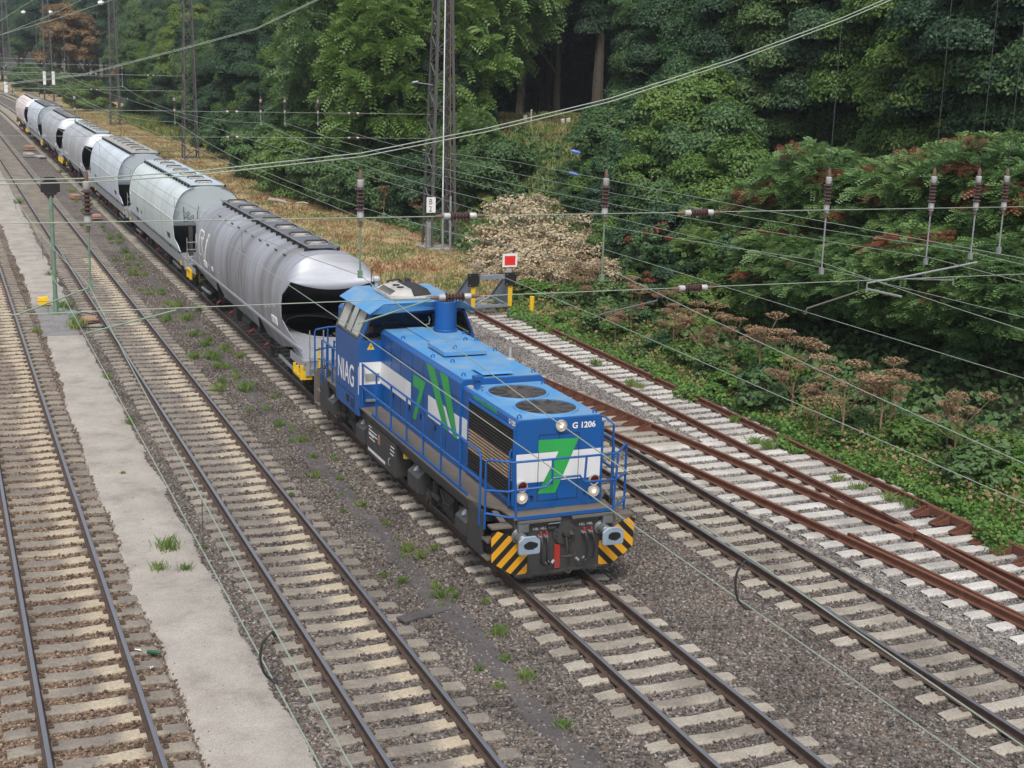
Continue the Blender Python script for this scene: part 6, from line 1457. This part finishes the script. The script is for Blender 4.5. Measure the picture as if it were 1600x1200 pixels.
# dark wood on the plateau
GP = 'dark trees of the wood above the bank'
for i in range(26):
    Y = 104+ (i % 5)*7+rt.uniform(-2, 2); px = 800+ (i*67 % 420)+rt.uniform(-15, 15); p = at(px, 150, Y)
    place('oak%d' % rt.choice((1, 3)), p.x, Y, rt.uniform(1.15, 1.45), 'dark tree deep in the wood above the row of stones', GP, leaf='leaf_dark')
for row in range(3):
    for i in range(13):
        Y = 126+row*9+rt.uniform(-2, 2); px = 730+i*32+rt.uniform(-10, 10); p = at(px, 150, Y)
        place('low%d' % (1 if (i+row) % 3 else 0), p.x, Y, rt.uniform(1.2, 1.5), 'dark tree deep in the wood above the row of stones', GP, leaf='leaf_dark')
def bare(px, Y, r, label):
    p = at(px, 150, Y); V, F, MI, cs = crown(int(px), 3.5, 3, 13, 30, 600, .2, lobe_r=(.8, 1.4))
    t = thing('tree', label, 'tree', (p.x, Y, ground(p.x, Y)-.1)); o = bpy.data.objects.new('crown', np_mesh('crown', V, F, [M['leaf_dark'], M['leaf_red']], MI)); col.objects.link(o); o.parent = t
    trunk_mb(int(px), 13, r, cs, 13, 6, .02).build('trunk', M['wood'], t, 0, True)
bare(933, 101, .55, 'thick dark trunk standing alone at the edge of the wood above the bank'); bare(978, 100, .28, 'slimmer grey trunk right of the thick dark trunk')
# right-hand side: big oaks, feathery trees with red leaves in front
GO = 'big dark green trees on the right'
for (px, Y, s, kk) in ((1120, 88, 1.25, 0), (1180, 80, 1.2, 1), (1240, 76, 1.2, 3), (1300, 72, 1.25, 1), (1160, 96, 1.4, 3), (1260, 90, 1.4, 0), (1340, 84, 1.4, 3), (1420, 78, 1.4, 1), (1500, 72, 1.4, 3), (1580, 66, 1.4, 1), (1640, 60, 1.4, 0), (1380, 66, 1.05, 3), (1080, 104, 1.35, 2)):
    p = at(px, 200, Y); place('oak%d' % kk, p.x, Y, s, 'big dark green tree on the right behind the red-tinged feathery trees', GO)
for (px, Y, s, lb) in ((1450, 58, 1.12, 'bright green leafy tree at the upper right, its branches in layers'), (1560, 54, 1.12, 'bright green leafy tree at the upper right corner')):
    p = at(px, 200, Y); place('oak2', p.x, Y, s, lb, None, leaf='leaf_light' if Y == 58 else 'leaf')
GR_ = 'feathery trees with rust-red leaf tufts on the right'
def place_top(key, px, top, Y, wid, label, group, **kw):
    p = at(px, top, Y); g = ground(p.x, Y); H_ = {'rob': 9.4, 'oak': 12.9}[key[:3]]; place(key, p.x, Y, wid, label, group, sz=(p.z-g)/H_, **kw)
for (px, top, Y, w, kk) in ((1180, 290, 47, .62, 0), (1225, 255, 45, .70, 2), (1290, 215, 42, .80, 1), (1340, 260, 41, .75, 2), (1385, 240, 39.5, .80, 1), (1440, 250, 38, .75, 2), (1490, 225, 36.5, .80, 1), (1545, 205, 35.5, .80, 2), (1605, 210, 34, .85, 1), (1670, 230, 32, .85, 2),
                          (1150, 345, 46, .6, 0), (1210, 360, 43, .65, 0), (1270, 350, 40, .7, 2), (1320, 370, 38.5, .7, 0), (1380, 355, 37, .7, 0), (1440, 365, 35, .75, 0), (1500, 350, 33.5, .75, 2), (1560, 355, 32, .75, 0), (1620, 360, 30.5, .8, 0)):
    place_top('rob%d' % kk, px, top, Y, w, 'feathery tree with rust-red leaf tufts on the right-hand bank', GR_)
for (px, Y, s, kk) in ((1090, 72, .95, 1), (1150, 68, 1.05, 0), (1210, 66, 1.1, 1), (1270, 62, 1.05, 0), (1330, 60, 1.1, 1), (1395, 58, 1.1, 0), (1460, 54, 1.1, 1), (1530, 50, 1.1, 0), (1600, 47, 1.15, 1), (1660, 45, 1.1, 0), (1060, 84, 1.0, 0), (1240, 74, 1.3, 0), (1380, 70, 1.3, 1), (1490, 64, 1.3, 0), (1590, 60, 1.3, 1)):
    p = at(px, 200, Y); place('low%d' % kk, p.x, Y, s, 'big dark green tree on the right behind the red-tinged feathery trees', GO, leaf='leaf_light' if (px in (1460, 1530)) else None)
GS = 'dark shrubs under the feathery trees'
for (px, py, Y, s) in ((1180, 520, 43, 1.2), (1250, 530, 42, 1.1), (1480, 610, 35, 1.2), (1560, 600, 34, 1.4), (1600, 660, 31, 1.1), (1380, 560, 40, 1.0), (1530, 680, 31, .9)):
    p = at(px, py, Y); place('shrub%d' % rt.choice((1, 2)), p.x, Y, s*.8, 'low dark shrub in the shade under the feathery trees', GS, 'shrub', 'bush')
# dry hogweed
def hogweed(seed):
    rs = np.random.RandomState(seed); V = []; F = []; off = 0; mb = MB()
    n = rs.randint(6, 11)
    mb.tube([(0, 0, -.3), (.03, .02, .6), (0, .05, 1.2)], .02, 5, 0, [.028, .022, .014])
    for k in range(n):
        a = rs.uniform(0, 6.28); rr = rs.uniform(.1, .75); z = rs.uniform(1.0, 1.9); c = np.array([rr*math.cos(a), rr*math.sin(a), z])
        mb.tube([(0, .03, rs.uniform(.5, 1.0)), (c[0]*.5, c[1]*.5, z*.72), tuple(c-[0, 0, .12])], .008, 4)
        R_ = rs.uniform(.20, .36); m_ = 150
        ang = rs.uniform(0, 6.28, m_); q = np.sqrt(rs.uniform(0, 1, m_))*R_
        P = c+np.stack([q*np.cos(ang), q*np.sin(ang), .06-q*q*.9+rs.uniform(-.02, .02, m_)], 1)
        N = np.stack([rs.normal(size=m_)*.4, rs.normal(size=m_)*.4, np.ones(m_)], 1); N /= np.linalg.norm(N, axis=1)[:, None]
        v, f = leaves_np(rs, P, N, rs.uniform(.035, .065, m_), .8); V.append(v); F.append(f+off); off += len(v)
        for i in range(0, m_, 7): mb.tube([tuple(c-[0, 0, .12]), tuple(P[i])], .004, 3)
    return np_mesh('umbels', np.concatenate(V), np.concatenate(F), [M['umbel']]), mb.mesh('stem', M['umbel'])
HG = [hogweed(200+k) for k in range(4)]
GH = 'dry brown hogweed stalks along the foot of the bank'
for i, (px, py, Y, s) in enumerate(((1040, 560, 40.5, 1.0), (1058, 552, 41.2, .8), (1085, 590, 38.0, 1.15), (1110, 585, 38, .9), (1175, 610, 35.2, 1.25), (1215, 640, 33.4, 1.2), (1240, 640, 32.8, 1.0), (1320, 690, 29.6, 1.3), (1350, 700, 29.3, 1.35), (1370, 690, 29.8, 1.2), (1290, 680, 30.3, 1.0), (1500, 745, 26.2, 1.1), (985, 540, 42.5, .9), (1000, 530, 43.5, 1.1), (930, 500, 48, .9), (870, 500, 51, .8), (950, 480, 50, 1.0), (600, 345, 79, 1.2), (630, 350, 77, 1.2), (660, 345, 76, 1.1), (905, 470, 52, 1.0), (1050, 540, 42, 1.2), (1140, 560, 39, .9))):
    p = at(px, py, Y); p.x += rt.uniform(-.5, .5); Y += rt.uniform(-.7, .7); s *= rt.uniform(.8, 1.1); z = ground(p.x, Y); um, sm = HG[i % 4]
    t = thing('hogweed', 'dry brown hogweed stalk with umbels at the foot of the bank', 'plant', (p.x, Y, z), rt.uniform(0, 6.28), GH); t.scale = (s, s, s)
    for nm, me in (('umbels', um), ('stem', sm)): o = bpy.data.objects.new(nm, me); col.objects.link(o); o.parent = t
# ground ivy and brambles: uncountable
def cover(name, label, mat, fn, n, size, seed, hgt=(.02, .3), nz=.8, kind='leaf'):
    rs = np.random.RandomState(seed); P = fn(rs, n); zz = np.array([max(ground(a, b), -.22) for a, b in P])
    lump = .5+.5*np.sin(P[:, 0]*2.1+np.sin(P[:, 1]*1.3)*1.5)*np.sin(P[:, 1]*1.7+P[:, 0]*.8)
    C = np.column_stack([P, zz+hgt[0]+rs.uniform(0, 1, len(P))*hgt[1]*(.35+lump)])
    N = np.column_stack([rs.normal(size=len(P))*.55, rs.normal(size=len(P))*.55-.15, np.full(len(P), nz)]); N /= np.linalg.norm(N, axis=1)[:, None]
    v, f = leaves_np(rs, C, N, size*rs.uniform(.6, 1.4, len(P)), .8)
    o = bpy.data.objects.new(name, np_mesh(name, v, f, [M[mat]])); col.objects.link(o); return tag(o, label, kind='stuff')
def ivy_xy(rs, n):
    y = 17+rs.uniform(0, 1, n)**1.9*35; w = rs.uniform(0, 1, n)**1.2
    fr = 21.45-.55*np.clip(np.sin(y*.9)+np.sin(y*2.3+1)*.6, -.3, 1.4)*(y < 40)-.75*np.clip((y-40)/9, 0, 1)*np.abs(np.sin(y*1.3)); return np.column_stack([fr+w*4.6, y])
cover('ground_ivy', 'bright green creeping ground cover along the rusty siding', 'ivy', ivy_xy, 60000, .105, 1, (.02, .28))
def bank_xy(rs, n):
    y = rs.uniform(17, 104, n); x0 = 24.4+rs.uniform(0, 1, n)*11; return np.column_stack([x0, y])
def dead_xy(rs, n):
    y = 22+rs.uniform(0, 1, n)*30; return np.column_stack([22.0+rs.uniform(0, 1, n)*3.4, y])
cover('dead_undergrowth', 'dry brown leaves and dead stems among the ground cover', 'umbel', dead_xy, 9000, .10, 5, (.02, .36))
cover('bank_undergrowth', 'mixed green undergrowth covering the bank', 'leaf', bank_xy, 65000, .22, 2, (.05, .5))
def blades(name, label, mat, P, n_per, h, seed, spread=.12, w=.012):
    rs = np.random.RandomState(seed); B = np.repeat(P, n_per, 0); m_ = len(B); o2 = rs.normal(size=(m_, 2))*spread
    z = np.array([max(ground(a, b), -.215) for a, b in P]); z = np.repeat(z, n_per)
    base = np.column_stack([B[:, 0]+o2[:, 0], B[:, 1]+o2[:, 1], z]); hh = h*rs.uniform(.45, 1.2, m_); a = rs.uniform(0, 6.28, m_)
    d = np.column_stack([np.cos(a), np.sin(a), np.zeros(m_)]); l_ = rs.normal(size=(m_, 2))*.30*hh[:, None]; tip = base+np.column_stack([l_, hh]); mid = base+np.column_stack([l_*.35, hh*.6])
    ww = (w*rs.uniform(.7, 1.5, m_))[:, None]; v = np.stack([base-d*ww, base+d*ww, mid+d*ww*.8, tip], 1).reshape(-1, 3)
    return v, np.arange(m_*4).reshape(m_, 4)
rs = np.random.RandomState(12)
yy = 53+rs.uniform(0, 1, 5200)**1.3*170; xe = np.array([edge(a) for a in yy]); P = np.column_stack([xe+rs.uniform(-.3, 1, 5200)*9.5, yy])
v, f = blades('dry_grass', '', 'grass_dry', P, 14, .17, 13, .35, .04); o = bpy.data.objects.new('dry_grass', np_mesh('dry_grass', v, f, [M['grass_dry']])); col.objects.link(o); tag(o, 'tan and rust-coloured dry grass of the clearing behind the train', kind='stuff')
yy = 60+rs.uniform(0, 1, 2200)*42; P = np.column_stack([yy*(.36+rs.uniform(0, 1, 2200)*.13), yy]); P = P[P[:, 0] > 25.5]
v, f = blades('bg', '', 'grass_dry', P, 14, .42, 15, .4, .05); o = bpy.data.objects.new('bank_grass', np_mesh('bank_grass', v, f, [M['goldenrod'], M['grass_dry']], (np.repeat(rs.rand(len(P)), 14) < .45).astype(int))); col.objects.link(o); tag(o, 'rust and green grass on the open bank below the row of stones', kind='stuff')
yy = 104+rs.uniform(0, 1, 2600)*105; P = np.column_stack([25.2+rs.uniform(0, 1, 2600)**1.2*5.0+np.array([bend(a) for a in yy])-1.2*(yy > 150), yy])
v, f = blades('weeds', '', 'goldenrod', P, 14, .95, 14, .30, .06); o = bpy.data.objects.new('tall_weeds', np_mesh('tall_weeds', v, f, [M['goldenrod']])); col.objects.link(o); tag(o, 'yellow-green tall weeds at the foot of the far wood', kind='stuff')
# grass tufts between the tracks, each its own plant
TU = []
for k in range(4):
    v, f = blades('t', '', 'grass', np.zeros((1, 2)), 120, .17, 70+k, .07, .0042); v[:, 2] -= v[:, 2].min(); TU.append(np_mesh('grass_tuft', v, f, [M['grass']]))
def tuft(x, y, s, label, group): 
    o = bpy.data.objects.new('grass_tuft', TU[rt.randrange(4)]); col.objects.link(o); o.location = (x, y, -.21); o.rotation_euler = (0, 0, rt.uniform(0, 6.28)); o.scale = (s, s, s*rt.uniform(.7, 1.1)); tag(o, label, 'grass tuft', group)
GT_ = 'weeds along the dark grit walkway'
for (px, py) in ((628, 910), (686, 918), (690, 932), (752, 1045), (790, 1030), (880, 1135), (540, 800), (525, 750), (495, 745), (470, 690), (440, 665), (412, 640), (385, 610), (365, 590), (355, 575), (330, 560), (320, 540), (305, 525), (290, 500), (275, 480), (250, 455), (228, 430), (215, 415), (205, 405), (195, 395), (185, 380), (175, 370), (640, 860), (600, 820), (780, 990), (775, 1075), (820, 1060), (660, 870), (560, 790), (455, 690), (130, 330), (120, 315), (110, 300), (100, 285), (95, 270), (85, 255), (70, 235), (60, 222), (200, 415), (210, 430), (262, 500), (300, 560), (345, 610)):
    p = atz(px, py, -.21); tuft(p.x+rt.uniform(-.08, .08), p.y, rt.uniform(.6, 1.15)*(1 if p.y < 40 else 1.6), 'low green weeds beside the dark grit walkway between two tracks', GT_)
for i in range(70):
    y = 22+rt.random()**1.4*75; x = 8.35+.0095*(y-15)+rt.gauss(0, .55); tuft(x, y, rt.uniform(.3, .8)*(1 if y < 40 else 1.5), 'low green weeds beside the dark grit walkway between two tracks', GT_)
for (px, py, s, lb) in ((262, 858, 1.7, 'largest grass clump on the sandy path'), (250, 890, 1.1, 'sparse grass clump just below the largest one on the sandy path'), (288, 890, 1.0, 'grass clump right of the sparse one on the sandy path'), (120, 512, 2.2, 'thick grass clump at the edge of the grey grit patch'), (100, 480, 1.8, 'grass around the foot of the green signal post'), (168, 590, 1.0, 'grass tuft on the right edge of the sandy path, farther one'), (203, 662, 1.0, 'grass tuft on the right edge of the sandy path, nearer one'), (78, 430, 1.4, 'yellowish grass on the sandy path behind the signal post'), (30, 318, 1.8, 'grass at the right edge of the far sandy path'), (58, 518, 1.2, 'tuft at the left edge of the grey grit patch'), (192, 740, .5, 'tiny weed in the middle of the sandy path'), (320, 855, .4, 'tiny weed at the right edge of the sandy path')):
    p = atz(px, py, -.2); tuft(p.x, p.y, s, lb, None)
for (px, py) in ((985, 602), (1000, 606), (1180, 692), (1200, 700), (1230, 690), (1310, 750), (1340, 765), (1390, 780), (1420, 790), (1560, 865), (930, 570), (860, 520), (830, 510), (1150, 660)):
    p = atz(px, py, -.2); tuft(p.x, p.y, rt.uniform(1.2, 1.8), 'green weeds growing across the sleepers of the rusty siding', 'weeds on the rusty siding')
# bare twigs by the large mast
# ------------------------------------------------------------------ summer haze
hz = MB().box(-60, 270, -35, 480, -3.0, 46.0).build('haze', [])
hm = bpy.data.materials.new('haze'); hm.use_nodes = True; hn = hm.node_tree; hn.nodes.clear()
ho = hn.nodes.new('ShaderNodeOutputMaterial'); hv = hn.nodes.new('ShaderNodeVolumePrincipled')
hv.inputs['Color'].default_value = (.86, .92, 1.0, 1); hv.inputs['Density'].default_value = .00028; hv.inputs['Anisotropy'].default_value = .2
hn.links.new(hv.outputs[0], ho.inputs['Volume']); hz.data.materials.append(hm); tag(hz, 'thin pale summer haze over the whole yard', kind='stuff')
scene.cycles.volume_bounces = 0
